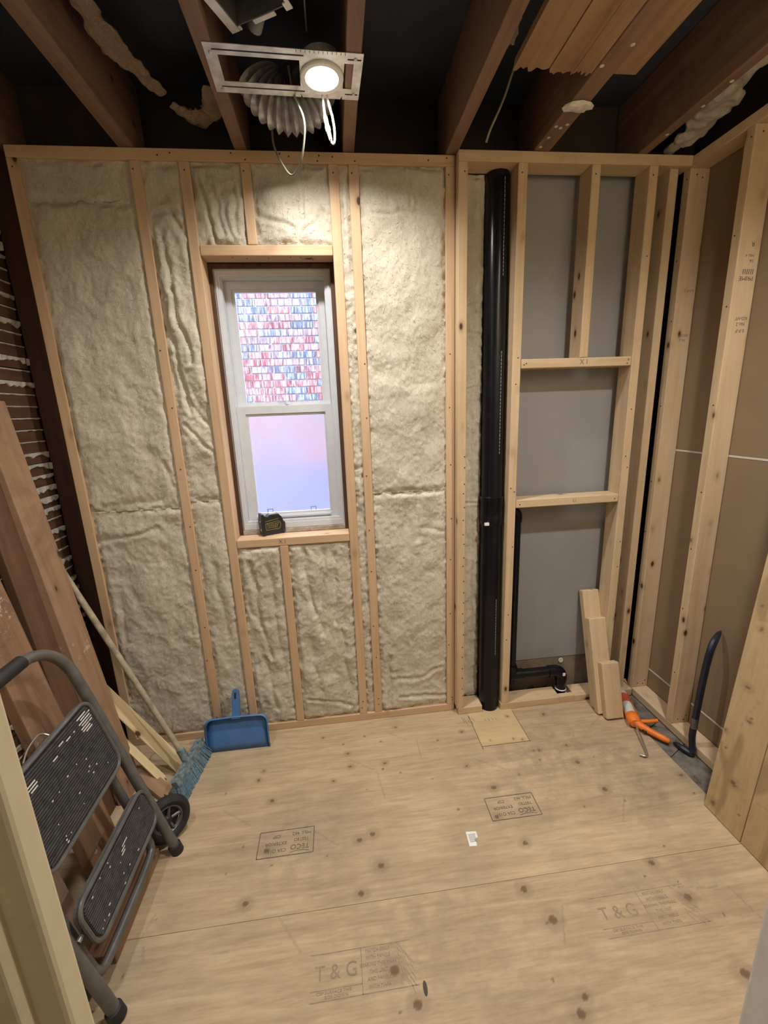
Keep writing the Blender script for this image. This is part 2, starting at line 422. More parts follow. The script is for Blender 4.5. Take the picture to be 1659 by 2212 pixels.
def bez(pts, n=8):
    """Catmull-Rom through the points"""
    P = [Vector(p) for p in pts]; P = [2 * P[0] - P[1]] + P + [2 * P[-1] - P[-2]]; out = []
    for i in range(1, len(P) - 2):
        for k in range(n):
            t = k / n; a, b, c, d = P[i - 1:i + 3]
            out.append(0.5 * ((2 * b) + (c - a) * t + (2 * a - 5 * b + 4 * c - d) * t * t + (3 * b - a - 3 * c + d) * t ** 3))
    out.append(P[-2]); return out
def rrect(w, h, r, n=6):
    pts = []
    for cx, cy, a0 in ((w / 2 - r, h / 2 - r, 0), (-w / 2 + r, h / 2 - r, 90), (-w / 2 + r, -h / 2 + r, 180), (w / 2 - r, -h / 2 + r, 270)):
        for k in range(n + 1):
            a = math.radians(a0 + 90 * k / n); pts.append((cx + r * math.cos(a), cy + r * math.sin(a)))
    return pts
FACE_NEG_Y = Matrix.Rotation(math.pi / 2, 4, 'X')
def text(name, s, size, mat, mtx, parent=None, align='LEFT', sx=1.0, spacing=1.0):
    c = bpy.data.curves.new(name, 'FONT'); c.body = s; c.size = size; c.extrude = 0.00015; c.align_x = align; c.align_y = 'CENTER'
    c.space_character = spacing; c.materials.append(mat)
    o = bpy.data.objects.new(name, c); COL.objects.link(o)
    o.matrix_world = mtx @ Matrix.Diagonal((sx, 1, 1, 1))
    return setp(o, parent)

# numpy value noise
def vnoise(x, y, seed):
    r = np.random.RandomState(seed); T = r.rand(64, 64)
    xi = np.floor(x).astype(int); yi = np.floor(y).astype(int); fx = x - xi; fy = y - yi
    fx = fx * fx * fx * (fx * (fx * 6 - 15) + 10); fy = fy * fy * fy * (fy * (fy * 6 - 15) + 10)
    g = lambda a, b: T[a % 64, b % 64]
    return (g(xi, yi) * (1 - fx) + g(xi + 1, yi) * fx) * (1 - fy) + (g(xi, yi + 1) * (1 - fx) + g(xi + 1, yi + 1) * fx) * fy
def fbm(x, y, seed, oct=4, gain=0.5):
    s = 0; a = 1.0; tot = 0
    for i in range(oct):
        s = s + a * vnoise(x * 2 ** i + 11.3 * i, y * 2 ** i + 5.7 * i, seed + i); tot += a; a *= gain
    return s / tot
def sstep(a, b, x):
    t = np.clip((x - a) / (b - a), 0, 1); return t * t * (3 - 2 * t)

# ------------------------------------------------------------------ room shell
WY = 1.853          # room face of the insulated framing
CY = 1.815          # room face of the plumbing-wall framing
XR = 1.49           # room face of the right-hand framing
floor = structure(empty('floor', (0, 1, 0)))
ceiling = structure(empty('ceiling', (0, 1, 2.47)))
wall_back = structure(empty('wall_back', (-0.3, WY, 0)))
wall_plumbing = structure(empty('wall_plumbing', (0.95, CY, 0)))
wall_right = structure(empty('wall_right', (XR, 1.2, 0)))
wall_left = structure(empty('wall_left', (-1.21, 1.2, 0)))
wall_front = structure(empty('wall_front', (0, 0.47, 0)))

def ply_sheet(name, origin, u, v, w, h, res, knots, mat, parent, seed=0, hole=None, dirt=None, thick=0.018, fig=0.0, blobs=()):
    """one plywood sheet as a fine grid with knots and dirt of its own, plus its edge thickness"""
    nx = int(round(w / res)) + 1; ny = int(round(h / res)) + 1
    gx = np.linspace(0, w, nx); gy = np.linspace(0, h, ny)
    X, Y = np.meshgrid(gx, gy); X = X.ravel(); Y = Y.ravel()
    O = np.array(origin, float); U = np.array(u, float); V = np.array(v, float); N = np.cross(U, V)
    wx = O[0] + X * U[0] + Y * V[0]; wy = O[1] + X * U[1] + Y * V[1]; wz = O[2] + X * U[2] + Y * V[2]
    P = np.stack([wx, wy, wz], 1)
    top = len(P)
    idx = np.arange(nx * ny).reshape(ny, nx)
    q = np.stack([idx[:-1, :-1], idx[:-1, 1:], idx[1:, 1:], idx[1:, :-1]], -1).reshape(-1, 4)
    if hole is not None:
        cxq = wx[q].mean(1); cyq = wy[q].mean(1)
        q = q[~((cxq > hole[0]) & (cxq < hole[1]) & (cyq > hole[2]) & (cyq < hole[3]))]
    ring = np.concatenate([idx[0, :], idx[1:, -1], idx[-1, -2::-1], idx[-2:0:-1, 0]])
    low = P[ring] - N * thick; n = len(ring)
    P = np.concatenate([P, low]); li = np.arange(top, top + n)
    side = np.stack([ring, li, np.roll(li, -1), np.roll(ring, -1)], -1)
    me = bpy.data.meshes.new(name); c = (P.min(0) + P.max(0)) / 2
    me.from_pydata((P - c).tolist(), [], q.tolist() + side.tolist()); me.materials.append(mat)
    k = np.zeros(len(P)); d = np.zeros(len(P)); f = np.zeros(len(P))
    r = np.random.RandomState(seed + 5)
    wob = (fbm(X * 60, Y * 60, seed + 1, 2) - 0.5) * 0.35
    for kx, ky, rad in knots:
        rad *= .9
        e = np.sqrt(((X - kx) / (rad * 1.15)) ** 2 + ((Y - ky) / rad) ** 2) * (1 + wob)
        k[:top] = np.maximum(k[:top], 0.85 * sstep(1.0, 0.70, e))
        k[:top] = np.maximum(k[:top], 0.14 * sstep(2.2, 1.0, e))
        f[:top] = np.maximum(f[:top], 0.25 * sstep(1.0, 0.2, np.abs(e - 1.7)) * (np.abs(e - 1.7) < 1))
    if fig:
        gfield = X * 0.8 * 14 + 2.5 * fbm(X * 5, Y * 1.3, seed + 9, 3) * 4
        f[:top] = np.maximum(f[:top], fig * sstep(0.8, 0.97, np.sin(gfield * 2.0) * 0.5 + 0.5))
    if dirt:
        b = fbm(X * 3.2, Y * 3.2, seed + 21, 5, 0.6)
        d[:top] = 0.8 * dirt * sstep(0.42, 0.85, b)
        s = fbm(X * 6, Y * 55, seed + 31, 3)
        d[:top] += 0.30 * dirt * sstep(0.60, 0.80, s)
        for bx, by, br, amt in blobs:
            e = np.sqrt((X - bx) ** 2 + (Y - by) ** 2) / br
            d[:top] += amt * np.clip(1 - e, 0, 1) * sstep(0.2, 0.8, fbm(X * 22, Y * 22, seed + 41, 5, 0.7))
        for _ in range(int(40 * dirt)):      # scuffs
            sx, sy = r.rand() * w, r.rand() * h; a = r.rand() * 3.1; L = 0.02 + 0.09 * r.rand()
            t = (X - sx) * math.cos(a) + (Y - sy) * math.sin(a); o_ = -(X - sx) * math.sin(a) + (Y - sy) * math.cos(a) + 0.3 * t * t
            d[:top] += 0.5 * (np.abs(o_) < 0.0022) * (np.abs(t) < L)
        for _ in range(int(60 * dirt)):      # screws and specks
            sx, sy = r.rand() * w, r.rand() * h; rr = 0.003 + 0.004 * r.rand()
            e = np.sqrt((X - sx) ** 2 + (Y - sy) ** 2) / rr
            k[:top] = np.maximum(k[:top], 0.8 * sstep(1.0, 0.6, e))
    for nm, arr in (('knot', k), ('dirt', np.clip(d, 0, 1)), ('figure', f)):
        at = me.attributes.new(nm, 'FLOAT', 'POINT'); at.data.foreach_set('value', arr.astype(np.float32))
    o = bpy.data.objects.new(name, me); COL.objects.link(o); o.location = c
    return setp(o, parent)

KN = [(-0.350, 1.450, .010), (-0.006, 1.237, .012), (0.044, 1.252, .012), (0.062, 1.137, .013), (-0.010, 1.058, .012), (0.584, 1.139, .011), (0.515, 0.998, .013), (0.565, 0.906, .015), (0.070, 0.852, .016), (0.122, 0.774, .015), (0.562, 0.729, .011), (0.534, 0.701, .014), (1.012, 0.905, .014), (1.018, 0.716, .016), (0.557, 1.376, .013), (0.996, 1.303, .013), (0.962, 1.444, .013), (0.958, 1.750, .009), (0.964, 1.543, .008), (0.479, 1.498, .008), (0.516, 1.698, .008), (-0.152, 1.764, .006), (-0.037, 1.648, .008), (-0.027, 1.573, .009), (0.125, 1.568, .009), (-0.408, 1.606, .007), (-0.422, 1.560, .008), (-0.103, 1.509, .007), (0.203, 1.779, .007), (0.976, 1.017, .011), (1.345, 1.318, .010), (-0.384, 1.081, .012), (-0.343, 1.246, .013), (0.521, 1.251, .010), (0.804, 1.534, .006), (0.830, 1.533, .006), (0.687, 1.423, .005)]
FX0, FX1, SEAM = -1.30, 1.372, 1.031
HOLE = (0.585, 0.810, 1.597, 1.90)
def floor_knots(x0, y0, y1): return [(x - x0, y - y0, r) for x, y, r in KN if y0 - .02 < y < y1 + .02]
ply_sheet('plywood_sheet', (FX0, SEAM + 0.0006, 0), (1, 0, 0), (0, 1, 0), FX1 - FX0, 1.93 - SEAM, 0.005, floor_knots(FX0, SEAM, 1.93), M['floor_ply'], floor, 3, HOLE, 0.62,
          blobs=[(2.20, 0.48, 0.34, 0.8), (1.95, 0.30, 0.30, 0.55), (1.05, 0.18, 0.35, 0.5), (2.5, 0.42, 0.3, 0.55), (2.38, 0.14, 0.22, 0.5)])
ply_sheet('plywood_sheet', (FX0, 0.10, 0), (1, 0, 0), (0, 1, 0), FX1 - FX0, SEAM - 0.0006 - 0.10, 0.005, floor_knots(FX0, 0.10, SEAM), M['floor_ply'], floor, 57, None, 0.62,
          blobs=[(1.45, 0.84, 0.45, 0.55), (2.3, 0.85, 0.3, 0.5), (1.9, 0.72, 0.3, 0.4)])
ply_sheet('plywood_sheet', (FX0, -1.75, 0), (1, 0, 0), (0, 1, 0), FX1 - FX0 + 0.2, 1.848, 0.05, [], M['floor_ply'], floor, 77, None, 0.5)
ply_sheet('plywood_patch', (HOLE[0] - .0022, HOLE[2] - .0022, 0.0006), (1, 0, 0), (0, 1, 0), 0.230, 0.30, 0.005, [(0.19, 0.17, .007), (0.05, 0.03, .004), (0.16, 0.022, .005), (0.2, 0.012, .005)], M['patch_ply'], floor, 91, None, 0.02)
box('subfloor', (-1.32, 1.75), (-1.8, 2.1), (-0.06, -0.0185), M['sheath'], floor, 0)
# grey tiles in the strip between plywood and framing
y = 1.905
for k, L in enumerate((0.085, 0.205, 0.155, 0.20, 0.25, 0.30, 0.30)):
    sl = 0.02
    b = MB().prism([(1.374, y - L + 0.004 - 0.05), (1.560, y - L + 0.004 + 0.045), (1.560, y + 0.045), (1.374, y - 0.05)], -0.0185, -0.006 + 0.001 * (k % 2))
    b.out('floor_tile', M['concrete_tile'], floor); y -= L

# stamps on the plywood
def stamp_text(s, x, y, size, ang, mat, parent, sx=1.0, align='LEFT', z=0.0006):
    return text('stamp', s, size, mat, Matrix.Translation((x, y, z)) @ Matrix.Rotation(ang, 4, 'Z'), parent, align, sx)
sheets = [o for o in floor.children if o.name.startswith('plywood_sheet')]
def flat_lines(name, segs, wdt, mat, parent, z=0.0004):
    b = MB()
    for (x0, y0), (x1, y1) in segs:
        d = Vector((x1 - x0, y1 - y0, 0)).normalized(); n = Vector((-d.y, d.x, 0)) * wdt / 2
        a = Vector((x0, y0, z)); c = Vector((x1, y1, z))
        b.add([a - n, c - n, c + n, a + n], [(0, 1, 2, 3)])
    return b.out(name, mat, parent)
def mill_stamp(x0, x1, y0, y1, sheet):
    flat_lines('stamp_border', [((x0, y0), (x1, y0)), ((x1, y0), (x1, y1)), ((x1, y1), (x0, y1)), ((x0, y1), (x0, y0))], 0.0032, M['ink'], sheet)
    for s, dx, dy, sz, sx in (('TECO', 0.015, 0.028, 0.026, 1.0), ('TESTED', 0.018, 0.054, 0.016, 1.0), ('MILL 462', 0.010, 0.078, 0.017, 1.1),
                              ('CSA O151', 0.098, 0.022, 0.017, 1.0), ('EXTERIOR', 0.098, 0.048, 0.017, 1.0), ('CSP', 0.122, 0.074, 0.017, 1.0)):
        stamp_text(s, x1 - dx, y0 + dy, sz, math.pi, M['ink'], sheet, sx)
    arc = [(x1 - 0.015 - 0.07 * k / 8, y0 + 0.012 + 0.006 * math.sin(math.pi * k / 8) - 0.004) for k in range(9)]
    flat_lines('stamp_line', list(zip(arc[:-1], arc[1:])), 0.002, M['ink'], sheet)
mill_stamp(-0.374, -0.174, 1.219, 1.316, sheets[0])
mill_stamp(0.500, 0.696, 1.237, 1.333, sheets[0])
def tg_stamp(x0, y0, w, h, mat, sheet, part):
    L = [((x0, y0), (x0 + w, y0)), ((x0, y0 + h), (x0 + w * .97, y0 + h)), ((x0 + w * .48, y0), (x0 + w * .48, y0 + h)), ((x0, y0 + h * .22), (x0 + w * .48, y0 + h * .22))]
    flat_lines('stamp_border', L, 0.0022, mat, sheet)
    stamp_text('T & G', x0 + w * .04, y0 + h * .56, 0.048, 0, mat, sheet)
    for i, s in enumerate(('MATCH ONLY', 'WITH PANELS', 'BEARING THIS MARK', 'THIS UNIT', 'AND PANELS', 'WITH MARK')):
        stamp_text(s, x0 + w * .64, y0 + h * (.90 - .155 * i), 0.0125, 0, mat, sheet, 0.9, 'CENTER')
    stamp_text('CSP SURFACE THIS', x0 + w * .22, y0 + h * .155, 0.0095, 0, mat, sheet, 1.2, 'CENTER')
    stamp_text('SIDE DOWN', x0 + w * .24, y0 + h * .065, 0.0095, 0, mat, sheet, 1.2, 'CENTER')
    r = random.Random(part); fr = []
    for k in range(7):
        xx = x0 + w * (.83 + .018 * k); yy = y0 + h * (1 - .07 * k)
        while yy > y0 + h * (0.16 - .03 * k):
            q = r.uniform(.006, .02); fr.append(((xx + .0006 * k, yy), (xx + .001 * k + .004, yy - q))); yy -= q + r.uniform(.002, .008)
    flat_lines('stamp_fringe', fr, 0.0016, mat, sheet)
tg_stamp(0.700, 0.838, 0.335, 0.105, M['ink_faint'], sheets[1], 3)
tg_stamp(-0.165, 0.813, 0.300, 0.103, M['ink_faint'], sheets[1], 4)
flat_lines('pencil_marks', [((0.545 + 0.012 * k + rng.uniform(-.004, .004), 1.795 - .012 * (k % 3)), (0.548 + 0.013 * k, 1.755 - .02 * (k % 2))) for k in range(5)] + [((0.655 + .018 * k, 1.765), (0.657 + .018 * k, 1.748)) for k in range(4)], 0.0018, M['ink'], sheets[0], z=0.0008)
flat_lines('saw_cut', [((.5822, 1.80), (.5822, 1.575)), ((.8136, 1.80), (.8136, 1.588)), ((.5822, 1.594), (.8136, 1.594))], .0022, M['nail'], sheets[0], z=0.0007)
gouge = MB().prism([(0.1475 + 0.006 * math.cos(a) , 0.803 + 0.017 * math.sin(a)) for a in [k * math.pi / 5 for k in range(10)]], 0.0001, 0.0008).out('gouge', M['nail'], sheets[1])

# ------------------------------------------------------------------ insulated back wall framing
def stud(x, z, parent=wall_back, y=WY, mat='fir_z', d=0.089, name='stud'):
    return box(name, x, (y, y + d), z, M[mat], parent)
ZT, ZB = 2.434, 0.038
for x in ((-1.08, -1.042), (-0.675, -0.637), (-0.505, -0.467), (0.034, 0.072), (0.110, 0.148), (0.485, 0.523)):
    stud(x, (ZB, ZT))
box('top_plate', (-1.08, 0.523), (WY, WY + .089), (ZT, 2.472), M['fir_x'], wall_back)
box('bottom_plate', (-1.08, 0.523), (WY, WY + .089), (0.0, ZB), M['fir_x'], wall_back)
box('window_header', (-0.466, 0.033), (WY, WY + .079), (2.125, 2.162), M['fir_x'], wall_back)
box('window_sill_plate', (-0.466, 0.033), (WY, WY + .084), (0.956, 0.993), M['fir_x'], wall_back)
for x, z in (((-0.287, -0.251), (2.163, ZT)), ((-0.281, -0.244), (ZB, 0.955))):
    stud(x, z, name='cripple_stud')
# outer sheathing with the window opening
b = MB(); OX, OZ = (-0.468, 0.036), (0.985, 2.135)
b.box((-1.35, OX[0]), (1.975, 2.10), (-0.05, 2.75)); b.box((OX[1], 1.75), (1.975, 2.10), (-0.05, 2.75))
b.box(OX, (1.975, 2.10), (-0.05, OZ[0])); b.box(OX, (1.975, 2.10), (OZ[1], 2.75))
b.out('sheathing', M['sheath'], wall_back)
def marks(name, pts, r, parent, normal, mat='nail'):
    """nail heads: a handful of small discs on one face"""
    n = Vector(normal); m = frame_of(n, (0.3, 0.2, 0.9) if abs(n.z) < .9 else (0, 1, 0)); b = MB()
    for p in pts:
        mm = m.copy(); mm.translation = Vector(p); b.lathe([(0.0001, 0.0008), (r, 0.0007), (r * 1.1, -0.001)], 8, mm)
    o = b.out(name, M[mat], parent); o['kind'] = 'stuff'; return o
pts = []
for x in (-1.061, -0.656, -0.486, -0.269, 0.053, 0.129, 0.504):
    pts.append((x + rng.uniform(-.008, .008), WY - .0002, 2.405))
for x in (0.053, 0.129, 0.504, -0.656, -0.486): pts += [(x + rng.uniform(-.009, .009), WY - .0002, rng.uniform(.06, .12)) for _ in range(2)]
for z in (0.35, 0.52, 0.8, 1.0, 1.25, 1.5, 1.72): pts += [(0.129 + rng.uniform(-.01, .01), WY - .0002, z), (-0.656 + rng.uniform(-.01, .01), WY - .0002, z + .07), (0.504 + rng.uniform(-.01, .01), WY - .0002, z + .03)]
for k in range(12): pts.append((rng.uniform(-1.0, .5), WY - .0002, rng.uniform(2.44, 2.465)))
marks('nail_heads', pts, 0.0028, wall_back, (0, -1, 0))
marks('nail_heads', [(rng.uniform(-.4, 0.0), 1.87 + rng.uniform(0, .04), 2.1248) for _ in range(8)], 0.0026, wall_back, (0, 0, -1))
text('pencil_mark', 'X I', 0.026, M['pencil'], Matrix.Translation((-0.268, WY - .0003, 0.975)) @ FACE_NEG_Y, wall_back, 'CENTER')

# ------------------------------------------------------------------ fibreglass batts
BATTS = 'fibreglass batts between the framing'
def batt(x, z, label, seed, face=WY, lump=1.0, folds=(), res=0.0052, recess=0.004, back=0.09, over=0.006, mat='batt', cat='insulation', name='insulation_batt'):
    x0, x1 = x[0] - over, x[1] + over; z0, z1 = z[0] - over * .6, z[1] + over * .6
    nx = max(8, int((x1 - x0) / res)); nz = max(8, int((z1 - z0) / res))
    X, Z = np.meshgrid(np.linspace(x0, x1, nx), np.linspace(z0, z1, nz))
    s = seed * 13
    wx = X + 0.045 * (fbm(X * 9, Z * 9, s + 1, 3) - .5); wz = Z + 0.045 * (fbm(X * 9, Z * 9, s + 2, 3) - .5)
    big = fbm(wx * 6, wz * 4, s + 3, 3) - .5
    rid = 1 - np.abs(2 * fbm(wx * 24, wz * 17, s + 4, 3) - 1)
    fine = fbm(wx * 75, wz * 60, s + 5, 4, 0.6) - .5
    mid = fbm(wx * 17, wz * 13, s + 8, 2) - .5
    h = lump * (0.024 * big + 0.0032 * (rid - .7) + 0.009 * mid + 0.0052 * fine)
    for (ax, az, bx, bz, dep, wd) in folds:      # creases
        L2 = (bx - ax) ** 2 + (bz - az) ** 2
        t = np.clip(((wx - ax) * (bx - ax) + (wz - az) * (bz - az)) / L2, 0, 1)
        dd = np.hypot(wx - ax - t * (bx - ax), wz - az - t * (bz - az))
        dep = dep * .75; wd = wd * .8
        h = h - dep * np.exp(-(dd / wd) ** 1.3) + dep * .45 * np.exp(-((dd - 2.0 * wd) / (1.4 * wd)) ** 2)
    e = np.minimum(np.minimum(X - x0, x1 - X), np.minimum(Z - z0, z1 - Z))
    ragged = fbm(X * 45, Z * 45, s + 7, 3) - .5
    edge = sstep(0.0, 0.028, e + 0.010 * ragged)
    h = (h - recess) * edge + (1 - edge) * (-0.013 + 0.018 * ragged - .001)
    Yf = face - h
    P = np.stack([X, Yf, Z], -1).reshape(-1, 3); idx = np.arange(nx * nz).reshape(nz, nx)
    q = np.stack([idx[:-1, :-1], idx[:-1, 1:], idx[1:, 1:], idx[1:, :-1]], -1).reshape(-1, 4)
    ring = np.concatenate([idx[0, :], idx[1:, -1], idx[-1, -2::-1], idx[-2:0:-1, 0]])
    bk = P[ring].copy(); bk[:, 1] = face + back
    bk[:, 0] = np.clip(bk[:, 0], x[0] + .001, x[1] - .001); bk[:, 2] = np.clip(bk[:, 2], z[0] + .001, z[1] - .001)
    n = len(ring); li = np.arange(len(P), len(P) + n)
    side = np.stack([ring, li, np.roll(li, -1), np.roll(ring, -1)], -1)
    P = np.concatenate([P, bk])
    o = mesh(name, P, q.tolist() + side.tolist() + [li.tolist()[::-1]], M[mat], None, True)
    rw = np.random.RandomState(s + 3); b = MB(); area = (x[1] - x[0]) * (z[1] - z[0])
    G = Yf.reshape(nz, nx)
    for _ in range(int(3000 * area) + 20):      # loose glass fibres standing off the face
        px, pz = rw.uniform(x[0] + .004, x[1] - .004), rw.uniform(z[0] + .004, z[1] - .004)
        a = rw.uniform(0, 2 * math.pi); L = rw.uniform(.005, .022); cv = rw.uniform(-2.2, 2.2); wd = rw.uniform(.0004, .0011); lift = rw.uniform(.001, .006)
        L_, R__ = [], []
        for k in range(4):
            u = k / 3; aa = a + cv * u; px += math.cos(aa) * L / 3; pz += math.sin(aa) * L / 3
            gi = int(np.clip((px - x0) / (x1 - x0) * (nx - 1), 0, nx - 1)); gj = int(np.clip((pz - z0) / (z1 - z0) * (nz - 1), 0, nz - 1))
            yy = G[gj, gi] - .0006 - lift * math.sin(math.pi * u); ww = wd * (1 - .75 * abs(2 * u - 1))
            L_.append((px - math.sin(aa) * ww, yy, pz + math.cos(aa) * ww)); R__.append((px + math.sin(aa) * ww, yy, pz - math.cos(aa) * ww))
        b.add(L_ + R__, [(k, k + 1, 5 + k, 4 + k) for k in range(3)])
    fo = b.out('loose_fibres', M['fibre'], o); fo['kind'] = 'stuff'
    return tag(o, label, cat, BATTS)
S1 = 1.155
batt((-1.042, -0.675), (2.305, ZT), 'short cream batt at the shaded top of the wide far-left bay, under the top plate', 1, recess=.010)
batt((-1.042, -0.675), (S1, 2.303), 'tall cream batt, upper half of the wide bay at the far left', 2, lump=1.15, folds=[(-.98, S1 + .02, -.75, S1 + .05, .006, .02), (-.72, 1.35, -.69, S1 + .1, .008, .012)])
batt((-1.042, -0.675), (ZB, S1 - .002), 'cream fibreglass batt, lower half of the wide bay beside the leaning broom pole', 3, lump=1.1, folds=[(-1.02, S1 - .12, -.78, S1 - .09, .008, .012), (-1.0, .8, -.99, .55, .008, .02)])
batt((-0.637, -0.505), (1.178, ZT), 'narrow bunched fibreglass batt with a knotted lump, left of the window, above its joint', 4, lump=1.5,
     folds=[(-.60, 2.22, -.60, 2.0, .014, .012), (-.60, 2.0, -.55, 1.75, .016, .010), (-.63, 1.95, -.58, 1.55, .014, .010), (-.56, 2.27, -.53, 2.2, .012, .012), (-.59, 1.6, -.52, 1.5, .01, .008), (-.61, 1.5, -.515, 1.38, .010, .009), (-.62, 2.28, -.51, 2.27, .012, .009)])
batt((-0.637, -0.505), (ZB, 1.176), 'narrow fibreglass batt left of the window, below its joint, behind the dustpan', 5, folds=[(-.57, .9, -.56, .5, .006, .015)])
batt((-0.467, -0.287), (2.163, ZT), 'folded fibreglass batt above the window, left of the short cripple stud', 6, lump=1.2,
     folds=[(-.455, 2.36, -.40, 2.17, .014, .008), (-.42, 2.38, -.36, 2.2, .010, .010), (-.33, 2.36, -.31, 2.2, .010, .010), (-.38, 2.33, -.33, 2.18, .007, .01)])
batt((-0.251, 0.034), (2.163, ZT), 'fibreglass batt above the window, right of the short cripple stud, behind the hanging cable', 7, lump=1.2,
     folds=[(-.24, 2.27, -.12, 2.22, .010, .009), (-.08, 2.22, .02, 2.28, .010, .008), (-.08, 2.34, -.07, 2.22, .007, .008)])
batt((-0.466, -0.281), (ZB, 0.955), 'crumpled fibreglass batt below the window, left of the centre cripple stud', 8, lump=1.35,
     folds=[(-.42, .9, -.40, .55, .014, .013), (-.45, .75, -.37, .4, .010, .012), (-.34, .85, -.32, .3, .008, .015), (-.41, .4, -.37, .12, .010, .015)])
batt((-0.244, 0.034), (ZB, 0.955), 'crumpled fibreglass batt below the window, right of the centre cripple stud', 9, lump=1.35,
     folds=[(-.19, .93, -.15, .6, .015, .014), (-.10, .92, -.13, .5, .012, .014), (-.04, .9, -.06, .55, .010, .014), (-.02, .5, -.01, .1, .010, .012), (-.22, .15, .0, .10, .010, .010), (-.18, .5, -.15, .2, .008, .02)])
batt((0.072, 0.110), (ZB, ZT), 'thin strip of fibreglass batt stuffed between the paired studs right of the window', 10, lump=1.5, folds=[(.09, 2.3, .09, 1.1, .006, .012)])
batt((0.148, 0.485), (1.168, ZT), 'tall bright fibreglass batt, upper part of the bay between window and black stack pipe', 11, lump=1.0,
     folds=[(.20, 2.28, .44, 2.27, .006, .008), (.29, 2.42, .29, 2.28, .004, .008), (.33, 2.42, .34, 2.29, .004, .008)])
batt((0.148, 0.485), (ZB, 1.166), 'fibreglass batt, lower part of the bay between window and black stack pipe', 12, lump=1.15,
     folds=[(.36, 1.15, .36, .95, .010, .012), (.38, 1.0, .46, .96, .007, .010), (.20, .35, .19, .06, .014, .012), (.22, .2, .46, .24, .008, .012), (.25, .12, .46, .09, .010, .010)])
batt((0.565, 0.655), (0.04, 2.43), 'narrow dim fibreglass batt seen behind the frame, left of the black stack pipe', 13, face=1.895, lump=1.4, back=.07,
     folds=[(.57, 1.95, .65, 1.99, .012, .007), (.57, 1.85, .65, 1.84, .012, .006), (.57, 1.6, .65, 1.62, .010, .006), (.57, 1.1, .65, 1.09, .008, .006), (.61, 1.5, .62, .3, .008, .012)])

# ------------------------------------------------------------------ plumbing wall (right part of the back wall)
WP = wall_plumbing
def pstud(x, z=(ZB, ZT), y=CY, nm='stud'): return box(nm, x, (y, y + .089), z, M['spf_z'], WP)
pstud((0.525, 0.563)); pstud((0.762, 0.800)); pstud((1.062, 1.099), (1.718, ZT), nm='cripple_stud'); pstud((1.305, 1.343)); pstud((1.408, 1.446), y=1.835)
box('top_plate', (0.525, 1.488), (CY, CY + .089), (ZT, 2.472), M['spf_x'], WP)
box('bottom_plate', (0.533, 0.660), (CY, CY + .089), (0, ZB), M['spf_x'], WP)
box('bottom_plate', (0.757, 1.080), (CY, CY + .089), (0, ZB), M['spf_x'], WP)
box('bottom_plate', (1.080, 1.162), (CY, CY + .028), (0, ZB), M['spf_x'], WP, .001)
box('bottom_plate', (1.162, 1.484), (CY, CY + .089), (0, ZB), M['spf_x'], WP)
box('blocking', (0.801, 1.304), (CY + .002, CY + .089), (1.680, 1.718), M['spf_x'], WP)
box('blocking', (0.801, 1.304), (CY + .002, CY + .089), (1.069, 1.106), M['spf_x'], WP)
box('grey_board', (0.560, 1.350), (1.950, 1.962), (0.186, 2.47), M['grey_paint'], WP, 0)
box('base_board', (0.560, 1.350), (1.953, 1.970), (-0.01, 0.186), M['grey_base'], WP, 0)
text('pencil_mark', 'X I', 0.03, M['pencil'], Matrix.Translation((1.083, CY + .0017, 1.700)) @ FACE_NEG_Y, WP, 'CENTER')
text('pencil_mark', 'U', 0.022, M['pencil'], Matrix.Translation((1.085, CY + .0017, 1.087)) @ FACE_NEG_Y, WP, 'CENTER')
pts = []
for x in (0.544, 0.781, 1.08, 1.324): pts.append((x + rng.uniform(-.008, .008), CY - .0002, 2.40))
for k in range(22): pts.append((0.544 + rng.choice((.009, .013)), CY - .0002, .1 + k * .058 + rng.uniform(-.01, .01)))
for x in (0.781, 1.324): pts += [(x + rng.uniform(-.01, .01), CY - .0002, rng.uniform(.08, 2.3)) for _ in range(7)]
pts += [(0.815, CY + .0018, 1.695), (0.825, CY + .0018, 1.70), (1.29, CY + .0018, 1.705), (1.285, CY + .0018, 1.69), (0.82, CY + .0018, 1.085), (1.285, CY + .0018, 1.085)]
marks('nail_heads', pts, 0.0028, WP, (0, -1, 0))
screw = MB().lathe([(0.0005, 0.002), (.012, .004), (.014, 0)], 12, Matrix.Translation((1.147, 1.948, 0.163)) @ Matrix.Rotation(math.pi / 2, 4, 'X')).out('plaster_plug', M['plaster'], WP)
rub = MB(); r2 = random.Random(5)
for k in range(46):
    x, yy = r2.uniform(.81, 1.07), r2.uniform(1.908, 1.945); s = r2.uniform(.006, .022)
    rub.lathe([(0.0005, s * .7), (s * .7, s * .3), (s, -s * .2)], 5, Matrix.Translation((x, yy, -.012 + r2.uniform(0, .025))) @ Matrix.Rotation(r2.random() * 3, 4, 'X'))
o = rub.out('plaster_rubble', M['debris'], WP); o['kind'] = 'stuff'

